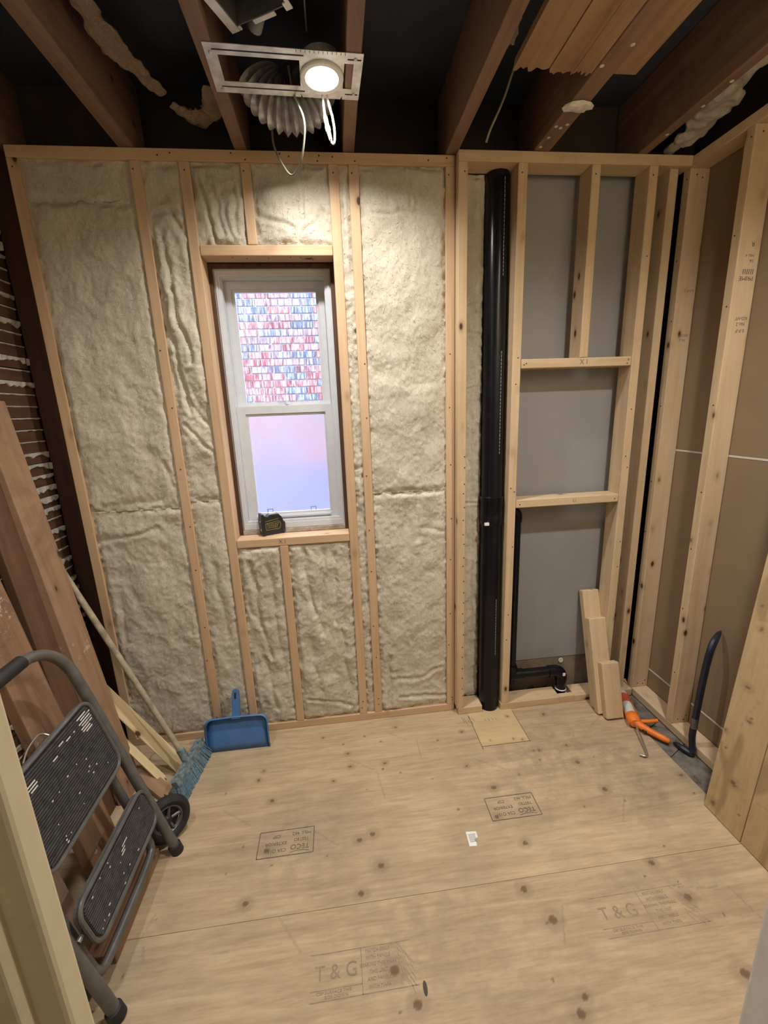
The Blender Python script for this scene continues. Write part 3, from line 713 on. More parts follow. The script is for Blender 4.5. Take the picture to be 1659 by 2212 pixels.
# black soil stack
t = thing('drain_stack', 'tall thick black drain stack with a coupling, left of the open stud frame', 'pipe', (0.710, 1.86, 0))
ax = lambda z: (0.708 + 0.004 * z / 2.4, 1.862 + 0.045 * z / 2.434, z)
MB().tube([ax(-0.05), ax(1.0), ax(1.7), ax(2.433)], 0.0485, 32).out('pipe', M['abs'], t, True)
MB().tube([ax(0.985), ax(0.992), ax(1.03), ax(1.036), ax(1.042), ax(1.105), ax(1.118), ax(1.122)], .053, 32, radii=[.0505, .0535, .0535, .0515, .0535, .0535, .0555, .0515]).out('coupling', M['abs'], t, True)
a = Vector(ax(1.0)); box('coupling_label', (a.x - .050, a.x - .030), (a.y - .0545, a.y - .044), (0.992, 1.004), M['white_tag'], t, 0)
b = MB()
for z0, z1 in ((1.32, 1.40), (1.40, 1.75), (2.05, 2.4), (.32, .62)):
    zz = z0
    while zz < z1:
        q = Vector(ax(zz)); b.box((q.x + .013, q.x + .0155), (q.y - .0490, q.y - .044), (zz, zz + .011)); zz += .015
b.out('pipe_print', M['abs_mark'], t)['kind'] = 'stuff'
# branch vent and closet bend
t = thing('branch_drain', 'thin black drain pipe running down and along the floor to a bend behind the frame', 'pipe', (0.85, 1.895, 0))
MB().tube(bez([(0.775, 1.905, 1.035), (0.815, 1.905, 1.036), (0.838, 1.903, 1.030), (0.848, 1.902, 1.012), (0.848, 1.901, .98)], 6), .0225, 18).out('elbow', M['abs'], t, True)
MB().tube([(0.848, 1.901, 0.985), (0.848, 1.898, 0.17)], .0185, 18).out('vent_pipe', M['abs'], t, True)
MB().tube([(0.848, 1.898, 0.20), (0.848, 1.898, 0.185), (0.848, 1.897, .10)], .028, 18, radii=[.024, .028, .028]).out('tee', M['abs'], t, True)
MB().tube([(0.835, 1.896, 0.142), (0.90, 1.894, .142), (0.905, 1.894, .142)], .030, 18).out('tee_hub', M['abs'], t, True)
MB().tube([(0.88, 1.894, 0.142), (1.075, 1.886, .147)], .0255, 20).out('drain_pipe', M['abs'], t, True)
el = MB().tube(bez([(1.045, 1.887, .1465), (1.075, 1.886, .147), (1.098, 1.884, .144), (1.112, 1.882, .128), (1.115, 1.880, .105), (1.115, 1.879, .085)], 6), .030, 20).out('closet_elbow', M['abs'], t, True)
el.data.materials[0] = M['abs']
MB().tube([(1.115, 1.879, 0.09), (1.115, 1.876, -0.05)], .0255, 20).out('riser_pipe', M['abs'], t, True)
MB().lathe([(.0262, .0), (.029, .004), (.0262, .008)], 20, Matrix.Translation((1.115, 1.877, .040))).out('pipe_collar', M['white_plastic'], t, True)
box('elbow_label', (1.108, 1.122), (1.850, 1.853), (.134, .150), M['white_tag'], t, 0)

# ------------------------------------------------------------------ right wall
WR = wall_right
def rstud(yv, w=.038, x=XR, z=(ZB, ZT)): return box('stud', (x, x + .087), (yv, yv + w), z, M['spf_z'], WR)
s_main = rstud(1.552); rstud(1.826); rstud(1.145); rstud(0.74)
box('top_plate', (XR, XR + .087), (0.52, 1.866), (ZT, 2.472), M['spf_y'], WR)
box('bottom_plate', (XR, XR + .087), (0.52, 1.904), (0, ZB), M['spf_y'], WR)
XD = XR + .089
for z in ((0.0, .134), (.142, 1.293), (1.301, 2.47)):
    box('drywall_panel', (XD, XD + .0125), (0.50, 1.93), z, M['drywall_back'], WR, .0015, 1)
for z in ((.134, .142), (1.293, 1.301)):
    box('drywall_joint', (XD - .0012, XD + .012), (0.50, 1.93), z, M['drywall_edge'], WR, .0005, 1)
pts = []
for yv in (1.571, 1.845): pts += [(XR - .0002, yv + rng.uniform(-.01, .01), z) for z in (.3, .62, .9, 1.15, 1.5, 1.86, 2.1, 2.4)]
marks('nail_heads', pts, 0.0028, WR, (-1, 0, 0))
pts = [(XR + x, yv - .0002, z) for yv in (1.552, 1.826) for x, z in ((.03, 2.41), (.055, 2.40), (.03, .06), (.06, .055), (.07, .075))]
marks('nail_heads', pts, 0.0030, WR, (0, -1, 0))
def upside(s, x, z, size, y, mat='ink', sx=1.0):
    text('grade_stamp', s, size, M[mat], Matrix.Translation((x, y - .0004, z)) @ FACE_NEG_Y @ Matrix.Rotation(math.pi, 4, 'Z'), WR, 'CENTER', sx)
upside('R', XR + .055, 2.065, .022, 1.552); upside('16', XR + .058, 2.01, .016, 1.552); upside('MILL 4', XR + .048, 2.028, .012, 1.552)
upside('PRIME', XR + .046, 1.952, .020, 1.552, sx=1.1); upside('IIIIII', XR + .05, 1.975, .026, 1.552, sx=1.2)
upside('S-P-F', XR + .052, 1.772, .018, 1.552); upside('No 2', XR + .05, 1.795, .017, 1.552); upside('KD-HT', XR + .05, 1.815, .016, 1.552)
upside('S-P-F 2', XR + .055, 1.98, .016, 1.826, 'pencil'); upside('KD-HT', XR + .05, 1.80, .016, 1.826, 'pencil'); upside('No 2', XR + .05, 1.78, .014, 1.826, 'pencil')
# outer skins so that no daylight leaks in
box('outer_skin', (1.62, 1.70), (-1.8, 2.1), (-.05, 2.8), M['sheath'], WR, 0)

# ------------------------------------------------------------------ left wall: lath, plaster keys, dark stud
WL = wall_left
box('outer_skin', (-1.34, -1.26), (-1.8, 2.1), (-.05, 2.8), M['sheath'], WL, 0)
box('plaster_back', (-1.262, -1.223), (0.48, 1.97), (0.0, 2.6), M['debris'], WL, 0)
box('old_stud', (-1.2125, -1.132), (1.952, 1.974), (0.0, 2.60), M['dark_stud'], WL)
z = 0.03; r3 = random.Random(12); nlath = 0
PITCH = 0.0462
while z < 2.5:
    dz = r3.uniform(-.002, .002); yo = r3.uniform(-.01, 0)
    bm = bmesh.new(); bm_box(bm, .009, 1.47, .0385)
    for v in bm.verts: v.co.z += r3.uniform(-.0015, .0015)
    bm_obj('lath', bm, M['lath'], WL, loc=(-1.2172, 1.212 + yo, z + .019 + dz))
    # plaster squeezed through the gap above this lath
    amt = r3.random(); thin = amt < .50
    nseg = 34; y0, y1 = (1.40, 1.945) if amt < .8 else (1.40 + r3.random() * .3, 1.945)
    vs = []; hang = 0.0
    for k in range(nseg + 1):
        yy = y0 + (y1 - y0) * k / nseg
        if thin: hang = r3.uniform(.000, .003)
        else: hang = 0.5 * hang + r3.choice((r3.uniform(.0, .004), r3.uniform(.002, .016)))
        pr = .002 if thin else .004 + .007 * r3.random() * min(1, hang / .02)
        zt = z + .0385 + .0075; zb = z + .0390 - hang
        vs += [(-1.224, yy, zt), (-1.2115 + pr, yy, zt - .003), (-1.2122 + pr * .9, yy, zb + .002), (-1.2135, yy, zb)]
    fs = []
    for k in range(nseg):
        a = 4 * k
        for i in range(3): fs.append((a + i, a + 4 + i, a + 5 + i, a + 1 + i))
    mesh('plaster_key', vs, fs, M['plaster'], WL)
    z += PITCH

# ------------------------------------------------------------------ front wall with the doorway the picture is taken through, and the hall
WF = wall_front
box('wall_panel', (-1.30, -0.52), (0.44, 0.50), (0, 2.8), M['cream'], WF, 0)
box('wall_panel', (0.80, 1.66), (0.40, 0.50), (0, 2.8), M['cream'], WF, 0)
box('wall_panel', (-0.52, 0.80), (0.40, 0.50), (2.12, 2.8), M['cream'], WF, 0)
tr = structure(box('trim_1', (-0.60, -0.437), (0.418, 0.452), (0, 2.12), M['cream'], None, .004))
tr = structure(box('trim_2', (-0.450, -0.400), (0.438, 0.475), (0, 2.12), M['cream'], None, .006))
tr = structure(box('trim_3', (0.7455, 0.90), (0.46, 0.52), (0, 2.12), M['trim_grey'], None, .006))
hall = structure(empty('wall_hall', (0, -.8, 0)))
box('wall_panel', (-1.30, 1.66), (-1.80, -1.74), (0, 2.8), M['hall_white'], hall, 0)
box('wall_panel', (-1.26, -1.20), (-1.74, 0.44), (0, 2.8), M['hall_white'], hall, 0)
box('wall_panel', (1.54, 1.60), (-1.74, 0.40), (0, 2.8), M['hall_white'], hall, 0)
structure(box('ceiling_hall', (-1.30, 1.66), (-1.80, 0.44), (2.50, 2.56), M['hall_white'], None, 0))

# ------------------------------------------------------------------ ceiling: joists, deck, old planks
box('roof_deck', (-1.35, 1.72), (-1.85, 2.12), (2.715, 2.80), M['deck'], ceiling, 0)
JZ = 2.4735
def joist(x0, x1, top=2.714): return box('joist', (x0, x1), (0.50, 1.972), (JZ, top), M['joist_y'], ceiling, .003)
joist(-1.11, -1.065); joist(-0.705, -0.650); joist(-0.302, -0.258); joist(0.092, 0.135); joist(0.485, 0.530); joist(0.822, 0.886); joist(1.252, 1.292)
def old_plank(x0, x1, y1, z, seed):
    bm = bmesh.new(); bm_box(bm, x1 - x0, y1 - .505, .020)
    es = [e for e in bm.edges if abs((e.verts[0].co - e.verts[1].co).x) > 1e-6]
    bmesh.ops.subdivide_edges(bm, edges=es, cuts=10)
    rr = random.Random(seed)
    for v in bm.verts:
        if v.co.y > 0: v.co.y -= rr.uniform(0, .022)
    bm_obj('old_plank', bm, M['plank_y'], ceiling, loc=((x0 + x1) / 2, (y1 + .505) / 2, z))
old_plank(0.578, 0.682, 1.445, 2.487, 1); old_plank(0.685, 0.760, 1.452, 2.4855, 2); old_plank(0.7625, 0.8205, 1.452, 2.487, 3)
box('old_plank', (0.887, 0.960), (0.505, 1.44), (2.477, 2.497), M['plank_y'], ceiling, .002)
bm = bmesh.new(); bmesh.ops.create_icosphere(bm, subdivisions=2, radius=1)
for v in bm.verts: v.co = Vector((v.co.x * .050, v.co.y * .026, v.co.z * .010)) * (1 + .25 * rng.uniform(-1, 1))
bm_obj('plaster_lump', bm, M['plaster'], ceiling, loc=(0.853, 1.568, JZ - .004))
marks('plaster_specks', [(rng.uniform(.83, .88), rng.uniform(1.3, 1.8), JZ - .0003) for _ in range(8)] + [(1.272 + rng.uniform(-.014, .014), y, JZ - .0003) for y in (1.44, 1.55, 1.7)], .006, ceiling, (0, 0, -1), 'plaster')

def wool(label, path, w, seed, mat, z=2.56, name='insulation_scrap'):
    """torn hanging scrap of old wool: crumpled strip following a path in the joist space"""
    P = bez(path, 7); n = len(P); m = 9; vs = []
    r = np.random.RandomState(seed)
    for i, p in enumerate(P):
        t = (P[min(i + 1, n - 1)] - P[max(i - 1, 0)]).normalized(); s = Vector((0, 0, 1)).cross(t).normalized()
        ww = 1.25 * w * (.35 + .65 * math.sin(math.pi * min(max((i + .6) / n, .03), .97))) * (.7 + .6 * r.rand())
        for k in range(m):
            a = 2 * math.pi * k / m
            q = p + s * math.cos(a) * ww * (.75 + .5 * r.rand()) + Vector((0, 0, 1)) * math.sin(a) * ww * .30 * (.5 + r.rand())
            vs.append(q)
    fs = [(i * m + k, i * m + (k + 1) % m, (i + 1) * m + (k + 1) % m, (i + 1) * m + k) for i in range(n - 1) for k in range(m)]
    fs += [tuple(range(m - 1, -1, -1)), tuple(range((n - 1) * m, n * m))]
    o = mesh(name, vs, fs, M[mat], None, True)
    sub = o.modifiers.new('s', 'SUBSURF'); sub.levels = 1; sub.render_levels = 2
    tx = bpy.data.textures.new('wool_clouds', 'CLOUDS'); tx.noise_scale = .045
    dm = o.modifiers.new('d', 'DISPLACE'); dm.texture = tx; dm.strength = .035; dm.mid_level = .5
    return tag(o, label, 'insulation')
wool('long dusty scrap of brown wool hanging between the two leftmost joists', [(-.60, 1.16, 2.64), (-.585, 1.36, 2.60), (-.575, 1.52, 2.585), (-.55, 1.66, 2.59), (-.50, 1.77, 2.585)], .035, 3, 'old_wool')
wool('small dusty tuft of brown wool near the wall, left of the light bracket', [(-.49, 1.79, 2.57), (-.43, 1.84, 2.56), (-.36, 1.80, 2.56), (-.34, 1.70, 2.57)], .032, 4, 'old_wool')
wool('pale torn sheet of old wool right of the broken ceiling planks', [(1.00, .90, 2.62), (1.03, 1.05, 2.62), (1.06, 1.18, 2.62), (1.02, 1.32, 2.63), (1.0, 1.42, 2.64)], .085, 5, 'old_wool_pale')
wool('grey-brown scrap of old wool above the corner where the two frames meet', [(1.36, 1.30, 2.56), (1.38, 1.48, 2.54), (1.40, 1.62, 2.53), (1.42, 1.76, 2.51), (1.40, 1.86, 2.50)], .042, 6, 'old_wool_pale')
wool('wisp of white lint beside the joist at the start of the broken planks', [(.555, 1.34, 2.56), (.565, 1.42, 2.54), (.56, 1.47, 2.55)], .014, 7, 'old_wool_pale')

# ------------------------------------------------------------------ recessed light on its bracket
def pot_light(x, y, z0, label, full=True, group=None, watts=1.0):
    t = thing('recessed_light', label, 'light', (x, y, z0), group)
    if full:
        bx = [-.310, -.278, -.062, .062, .088, .113]; by = [-.092, -.055, .040, .085]
        b = MB()
        for i in (0, 1, 3, 4):
            for j in range(3):
                if (j == 1 and i in (1, 3)) : continue
                b.box((x + bx[i], x + bx[i + 1]), (y + by[j], y + by[j + 1]), (z0 - .0002, z0 + .0012))
        q = []; NS = 48
        for zz in (z0 - .0002, z0 + .0012):
            for k in range(NS):
                a = 2 * math.pi * (k + .5) / NS; c_, s_ = math.cos(a), math.sin(a)
                ex = bx[3] if c_ > 0 else -bx[2]; ey = by[3] if s_ > 0 else -by[0]
                sc_ = min(ex / max(abs(c_), 1e-6), ey / max(abs(s_), 1e-6))
                q += [(x + .0565 * c_, y + .0565 * s_, zz), (x + sc_ * c_, y + sc_ * s_, zz)]
        b.add(q, [(2 * k, 2 * k + 1, 2 * ((k + 1) % NS) + 1, 2 * ((k + 1) % NS)) for k in range(NS)] + [(2 * NS + 2 * k, 2 * NS + 2 * ((k + 1) % NS), 2 * NS + 2 * ((k + 1) % NS) + 1, 2 * NS + 2 * k + 1) for k in range(NS)])
        b.out('mounting_plate', M['galv'], t)
        rot = Matrix.Translation((x, y, 0)) @ Matrix.Rotation(math.radians(2.0), 4, 'Z') @ Matrix.Translation((-x, -y, 0))
        def turned(o):
            mw = rot @ wmat(o); o.parent = None; o.matrix_parent_inverse = Matrix.Identity(4); o.matrix_basis = mw
            return setp(o, t)
        turned([c for c in t.children if c.name.startswith('mounting_plate')][0])
        for (xa, xb), yy in (((-.290, -.050), -.072), ((-.290, -.050), .060), ((.070, .108), -.070), ((.070, .108), .062)):
            turned(MB().box((x + xa, x + xb), (y + yy - .002, y + yy + .002), (z0 - .0008, z0)).out('plate_slot', M['slot'], t))
        b = MB()
        for k in range(12): b.box((x - .07 + .012 * k, x - .0685 + .012 * k), (y - .091, y - .083), (z0 - .0007, z0))
        o = turned(b.out('plate_scale', M['slot'], t)); o['kind'] = 'stuff'
        for xx, yy in ((-.292, -.072), (-.292, .060), (.094, -.070), (.094, .062)):
            MB().lathe([(.0005, -.004), (.0035, -.0035), (.005, -.0015), (.005, 0)], 12, Matrix.Translation((x + xx, y + yy, z0))).out('screw', M['galv'], t, True)
    MB().lathe([(.0555, .0015), (.0625, -.0004), (.0625, -.0035), (.0600, -.0058), (.0490, -.0060), (.0470, -.0045), (.0460, .0100), (.0455, .0125)], 48, Matrix.Translation((x, y, z0))).out('trim_ring', M['white_plastic'], t, True)
    MB().lathe([(.0001, 0), (.0455, 0)], 40, Matrix.Translation((x, y, z0 + .0122))).out('lens', M['lens'], t)
    MB().lathe([(.0001, .045), (.055, .045), (.055, .0016)], 24, Matrix.Translation((x, y, z0))).out('driver_can', M['galv'], t, True)
    ld = bpy.data.lights.new('led', 'AREA'); ld.shape = 'DISK'; ld.size = .084; ld.energy = POT_WATTS * watts; ld.spread = math.radians(152); ld.color = (1.0, .955, .89)
    lo = bpy.data.objects.new('led', ld); COL.objects.link(lo); lo.location = (x, y, z0 + .0108); setp(lo, t)
    return t
LX, LY, LZ = 0.025, 1.490, 2.4715
lamp = pot_light(LX, LY, LZ, 'lit round LED pot light on a slotted steel bracket between ceiling joists')
MB().tube(bez([(0.025, 1.557, 2.470), (0.027, 1.572, 2.447), (0.029, 1.574, 2.425)], 5), .0035, 8).out('whip_cable', M['white_plastic'], lamp, True)
MB().tube([(0.0285, 1.574, 2.428), (0.030, 1.574, 2.42), (0.034, 1.574, 2.40), (.0345, 1.574, 2.397), (.037, 1.574, 2.385), (.0372, 1.574, 2.384), (.043, 1.574, 2.362)], .006, 10, radii=[.004, .0062, .0062, .0078, .0078, .0062, .005]).out('connector', M['white_plastic'], lamp, True)
MB().tube(bez([(0.043, 1.574, 2.363), (0.048, 1.573, 2.352), (0.054, 1.572, 2.356), (0.056, 1.572, 2.385), (0.052, 1.571, 2.42), (0.044, 1.568, 2.447), (0.038, 1.56, 2.470)], 6), .0033, 8).out('whip_cable', M['white_plastic'], lamp, True)
pot_light(1.04, 0.72, LZ, 'lit LED pot light over the right side of the room', False, watts=1.35)
pot_light(-.75, 0.72, LZ, 'unseen LED fill light added over the left side of the room, above the ladder', False, watts=.5)  # unseen pot light, added only to brighten the left side
# unseen hall lamp behind the doorway, added to lift the room's brightness
t = thing('hall_fill_lamp', 'unseen round white flush lamp added on the hall ceiling as fill light', 'light', (0.1, -.85, 2.49))
MB().lathe([(.15, .010), (.15, -.02), (.13, -.045), (.0001, -.06)], 32, Matrix.Translation((.1, -.85, 2.49))).out('fill_lamp_shade', mat_emit('lit_fill_shade', (1, .9, .75), 2.0), t, True)
ld = bpy.data.lights.new('hall_fill_light', 'AREA'); ld.shape = 'DISK'; ld.size = .26; ld.energy = HALL_FILL_WATTS; ld.color = (1.0, .93, .82)
lo = bpy.data.objects.new('hall_fill_light', ld); COL.objects.link(lo); lo.location = (.1, -.85, 2.425); setp(lo, t)

# cables, duct, fan
tag(MB().tube(bez([(-.155, 1.742, 2.56), (-.151, 1.740, 2.475), (-.148, 1.738, 2.425), (-.122, 1.72, 2.362), (-.092, 1.69, 2.318), (-.060, 1.645, 2.330), (-.040, 1.60, 2.378), (-.038, 1.574, 2.420), (-.062, 1.568, 2.475), (-.072, 1.560, 2.54)], 8), .0034, 8).out('hanging_cable', M['cable'], None, True),
    'pale loop of cable hanging below the duct in front of the insulation', 'cable')
tag(MB().tube(bez([(0.715, 1.62, 2.712), (0.690, 1.70, 2.66), (0.672, 1.74, 2.60), (0.655, 1.76, 2.56), (0.630, 1.77, 2.51), (0.618, 1.775, 2.4745)], 6), .0042, 8).out('old_cord', M['old_cable'], None, True),
    'thin old twisted cord dropping beside the joist onto the frame top plate', 'cable')
def duct():
    c = Vector((-.085, 1.655, 2.575)); R = .085; r0 = .066; vs = []; n = 120; m = 28
    for i in range(n + 1):
        u = i / n; a = math.radians(200 + 165 * u)
        ctr = c + Vector((R * math.cos(a), 0.02 * math.cos(a), R * math.sin(a)))
        rad = Vector((math.cos(a), 0, math.sin(a)))
        rr = r0 + .0075 * (2 * abs(((u * 15) % 1) - .5) * 2 - 1)
        for k in range(m):
            b_ = 2 * math.pi * k / m
            vs.append(ctr + rad * math.cos(b_) * rr + Vector((0, 1, 0)) * math.sin(b_) * rr)
    fs = [(i * m + k, i * m + (k + 1) % m, (i + 1) * m + (k + 1) % m, (i + 1) * m + k) for i in range(n) for k in range(m)]
    o = mesh('flexible_duct', vs, fs, M['duct'], None, True); shade_auto(o, .9)
    return tag(o, 'crumpled corrugated flexible air duct curling down behind the light bracket', 'duct')
duct()
# exhaust fan body tucked between the joists
t = thing('exhaust_fan', 'white-flanged bathroom exhaust fan housing tucked up between joists by the light', 'fan', (-.10, 1.22, 2.52))
fm = Matrix.Translation((-.202, 1.402, 2.502)) @ Matrix.Rotation(math.radians(-27), 4, 'Z')   # corner of the flange; x runs right, y runs to the wall
def fbox(nm, x, y, z, mat):
    b = MB().box(x, y, z); b.v = [tuple(fm @ Vector(p)) for p in b.v]; return b.out(nm, M[mat], t)
fbox('flange', (0, .024), (-.26, 0), (-.001, .002), 'fan_white')
fbox('flange', (.026, .032), (-.012, .0), (-.001, .002), 'fan_white')
fbox('flange', (.072, .135), (-.012, .0), (-.001, .002), 'fan_white')
fbox('flange', (.165, .183), (-.020, .0), (-.001, .002), 'fan_white'); fbox('flange', (.174, .183), (-.12, -.02), (-.001, .002), 'fan_white')
fbox('housing_side', (.024, .027), (-.26, -.012), (.0, .14), 'galv_dark'); fbox('housing_side', (.172, .175), (-.26, -.012), (.0, .14), 'galv_dark')
fbox('housing_side', (.027, .172), (-.015, -.012), (.0, .14), 'galv_dark'); fbox('housing_top', (.024, .175), (-.26, -.012), (.14, .143), 'galv_dark')
MB().lathe([(.0001, -.006), (.030, -.006), (.038, 0), (.040, .045), (.055, .06)], 28, fm @ Matrix.Translation((.098, -.110, .02))).out('motor_cap', M['fan_grey'], t, True)
MB().tube([(-.135, 1.42, 2.56), (-.150, 1.45, 2.55)], .02, 14).out('duct_collar', M['fan_grey'], t, True)
t = tag(MB().box((-.255, -.008), (1.20, 1.425), (2.655, 2.66)).box((-.012, -.008), (1.20, 1.425), (2.53, 2.655)).out('duct_box', M['galv_dark'], None), 'dull grey steel box side above the fan housing', 'duct')

# ------------------------------------------------------------------ window
win = structure(empty('window_1', (-.215, 1.95, .99)))
MB().ring_xz((-.466, .035), (.993, 2.125), (-.452, .018), (1.006, 2.108), (1.938, 2.04)).out('old_casing', M['window_old'], win)
fr = MB(); fr.ring_xz((-.453, .020), (1.004, 2.109), (-.428, -.006), (1.051, 2.080), (1.950, 2.06)); fr.ring_xz((-.430, -.004), (1.049, 2.082), (-.4245, -.0095), (1.054, 2.0755), (1.956, 2.06))
fr.ring_xz((-.446, .013), (1.014, 2.102), (-.436, .002), (1.040, 2.090), (1.946, 1.952))
fr.out('frame', M['vinyl'], win)
MB().box((-.450, .018), (1.937, 1.951), (.994, 1.012)).out('old_sill', M['vinyl_dirty'], win)
us = MB(); us.ring_xz((-.424, -.010), (1.548, 2.075), (-.398, -.038), (1.572, 2.044), (1.998, 2.030)); us.ring_xz((-.399, -.037), (1.571, 2.045), (-.387, -.048), (1.581, 2.034), (2.004, 2.026))
us = us.out('upper_sash', M['vinyl'], win)
MB().box((-.390, -.045), (2.011, 2.015), (1.578, 2.037)).out('glass', M['glass'], us)
ls = MB(); ls.ring_xz((-.424, -.010), (1.055, 1.566), (-.388, -.040), (1.074, 1.534), (1.966, 1.996)); ls.ring_xz((-.389, -.039), (1.073, 1.535), (-.379, -.047), (1.083, 1.523), (1.972, 1.992))
ls.box((-.385, -.045), (1.958, 1.967), (1.062, 1.070))
ls = ls.out('lower_sash', M['vinyl'], win)
MB().box((-.382, -.044), (1.979, 1.983), (1.080, 1.526)).out('glass', M['frost'], ls)
lk = MB(); lk.box((-.245, -.185), (1.970, 1.990), (1.566, 1.572)); lk.lathe([(.0001, .016), (.012, .015), (.013, .005)], 14, Matrix.Translation((-.205, 1.98, 1.566))); lk.box((-.24, -.205), (1.972, 1.982), (1.574, 1.581))
lk.out('sash_lock', M['vinyl'], ls, False)
for x in (-.325, -.125): MB().box((x - .013, x - .010), (1.975, 1.979), (1.085, 1.101)).box((x + .010, x + .013), (1.975, 1.979), (1.085, 1.101)).box((x - .013, x + .013), (1.975, 1.979), (1.099, 1.102)).out('tilt_latch', M['fan_grey'], ls)

# the neighbouring house
nb = thing('brick_building', 'mottled pink and blue-grey brick house wall close outside the window', 'building', (-.5, 4.4, -.5))
box('wall_core', (-4.5, 4.0), (4.41, 4.6), (1.045, 3.35), M['mortar'], nb, 0)
box('foundation', (-4.5, 4.0), (4.38, 4.6), (-.9, 1.04), M['parging'], nb, .01, 1)
far = box('upper_brickwork', (-4.5, 4.0), (4.398, 4.412), (2.85, 3.35), M['brick_far'], nb, 0)
bme = None; PZ = 0.0665; r4 = random.Random(21)
for row in range(27):
    for k in range(11):
        L = .200 if r4.random() < .93 else .12
        x = -1.62 + k * .211 + (.105 if row % 2 else 0) + r4.uniform(-.004, .004)
        if bme is None:
            bm = bmesh.new(); bm_box(bm, .2, .09, .0565); bmesh.ops.bevel(bm, geom=list(bm.edges), offset=.003, segments=1, affect='EDGES')
            bme = bpy.data.meshes.new('brick'); bm.to_mesh(bme); bm.free(); bme.materials.append(M['brick'])
        o = bpy.data.objects.new('brick', bme); COL.objects.link(o)
        o.location = (x, 4.44 + r4.uniform(-.004, .004), 1.085 + row * PZ); setp(o, nb)
structure(box('ground', (-4.5, 4.0), (2.10, 4.6), (-1.0, -.9), M['snow'], None, 0))

# ------------------------------------------------------------------ tape measure on the sill
t = thing('tape_measure', 'black tape measure with yellow-outlined label standing on the window sill', 'tape measure', (-.315, 1.905, .993))
tm = Matrix.Translation((-.356, 1.893, .9932)) @ Matrix.Rotation(math.radians(24), 4, 'Z') @ FACE_NEG_Y     # local x along case, y up, z towards the room
def tp(poly, z0, z1, nm, mat):
    b = MB().prism(poly, z0, z1, tm); return b.out(nm, M[mat], t)
body = [(.004, 0), (.098, .002), (.103, .012), (.103, .050), (.094, .078), (.080, .094), (.040, .094), (.028, .086), (.014, .092), (.004, .092)]
tp(body, -.040, .0, 'case', 'tape_black')
tp([(0.0, .002), (.012, .0), (.012, .100), (.001, .101), (-.004, .060)], -.046, .006, 'bumper', 'tape_black')
tp([(.090, .002), (.106, .006), (.107, .052), (.097, .060), (.090, .050)], -.042, .002, 'bumper', 'tape_black')
for zz in (.018, .054): MB().lathe([(.0001, .002), (.006, .0018), (.0065, 0)], 14, tm @ Matrix.Translation((-.0015, zz + .01, -.010)) @ Matrix.Rotation(-math.pi / 2, 4, 'Y')).out('bumper_screw', M['chrome'], t, True)
def outline(poly, w=.0018, z=.0006):
    b = MB(); n = len(poly)
    for i in range(n):
        a, c = Vector(poly[i] + (0,)), Vector(poly[(i + 1) % n] + (0,)); d = (c - a).normalized(); nn = Vector((-d.y, d.x, 0)) * w / 2
        b.add([tm @ (p + Vector((0, 0, z))) for p in (a - nn - d * w / 2, c - nn + d * w / 2, c + nn + d * w / 2, a + nn - d * w / 2)], [(0, 1, 2, 3)])
    return b
b = outline([(.018, .026), (.078, .026), (.086, .036), (.086, .052), (.078, .062), (.018, .056)]); b2 = outline([(.018, .066), (.076, .073)], .004); b.add(b2.v, b2.f); b.out('label_outline', M['tape_yellow'], t)
r5 = random.Random(3); b = MB()
for yy in (.034, .042, .050):
    xx = .024
    while xx < .074:
        w = r5.uniform(.003, .009); q = [tm @ Vector(p) for p in ((xx, yy, .0006), (xx + w, yy, .0006), (xx + w, yy + .0035, .0006), (xx, yy + .0035, .0006))]; b.add(q, [(0, 1, 2, 3)]); xx += w + .003
b.out('label_print', M['tape_yellow'], t)
tp([(.040, .088), (.074, .090), (.070, .1005), (.046, .1)], -.028, -.012, 'lock_button', 'white_plastic')

# ------------------------------------------------------------------ step ladder, folded and leaned on the boards
t = thing('step_ladder', 'folded grey two-step ladder with black ribbed treads leaning at the left', 'ladder', (-.665, 1.07, 0))
LO = Vector((-.665, 0, 0)); LD = Vector((-.264, 0, .964)).normalized(); LN = Vector((.964, 0, .264)).normalized(); LYV = Vector((0, 1, 0))
def lp(v, y, o=0.0): return LO + LD * v + LYV * y + LN * o
YA, YB = .856, 1.292
loop = [lp(.0, YB), lp(.4, YB), lp(.74, YB), lp(.82, YB - .004, -.004), lp(.872, YB - .030, -.008), lp(.905, YB - .08, -.010), lp(.915, YB - .15, -.01),
        lp(.915, YA + .15, -.01), lp(.905, YA + .08, -.010), lp(.872, YA + .03, -.008), lp(.82, YA + .004, -.004), lp(.74, YA), lp(.4, YA), lp(.0, YA)]
MB().tube(bez(loop, 5), .0165, 14).out('frame_tube', M['ladder_paint'], t, True)
MB().tube([lp(.9155, YB - .125, -.01), lp(.9155, YA + .125, -.01)], .0205, 16).out('grip', M['black_rubber'], t, True)
for yy in (YA, YB):
    MB().tube([lp(-.004, yy), lp(.0, yy), lp(.032, yy), lp(.034, yy)], .021, 16, radii=[.018, .0215, .0215, .018]).out('foot_cap', M['black_rubber'], t, True)
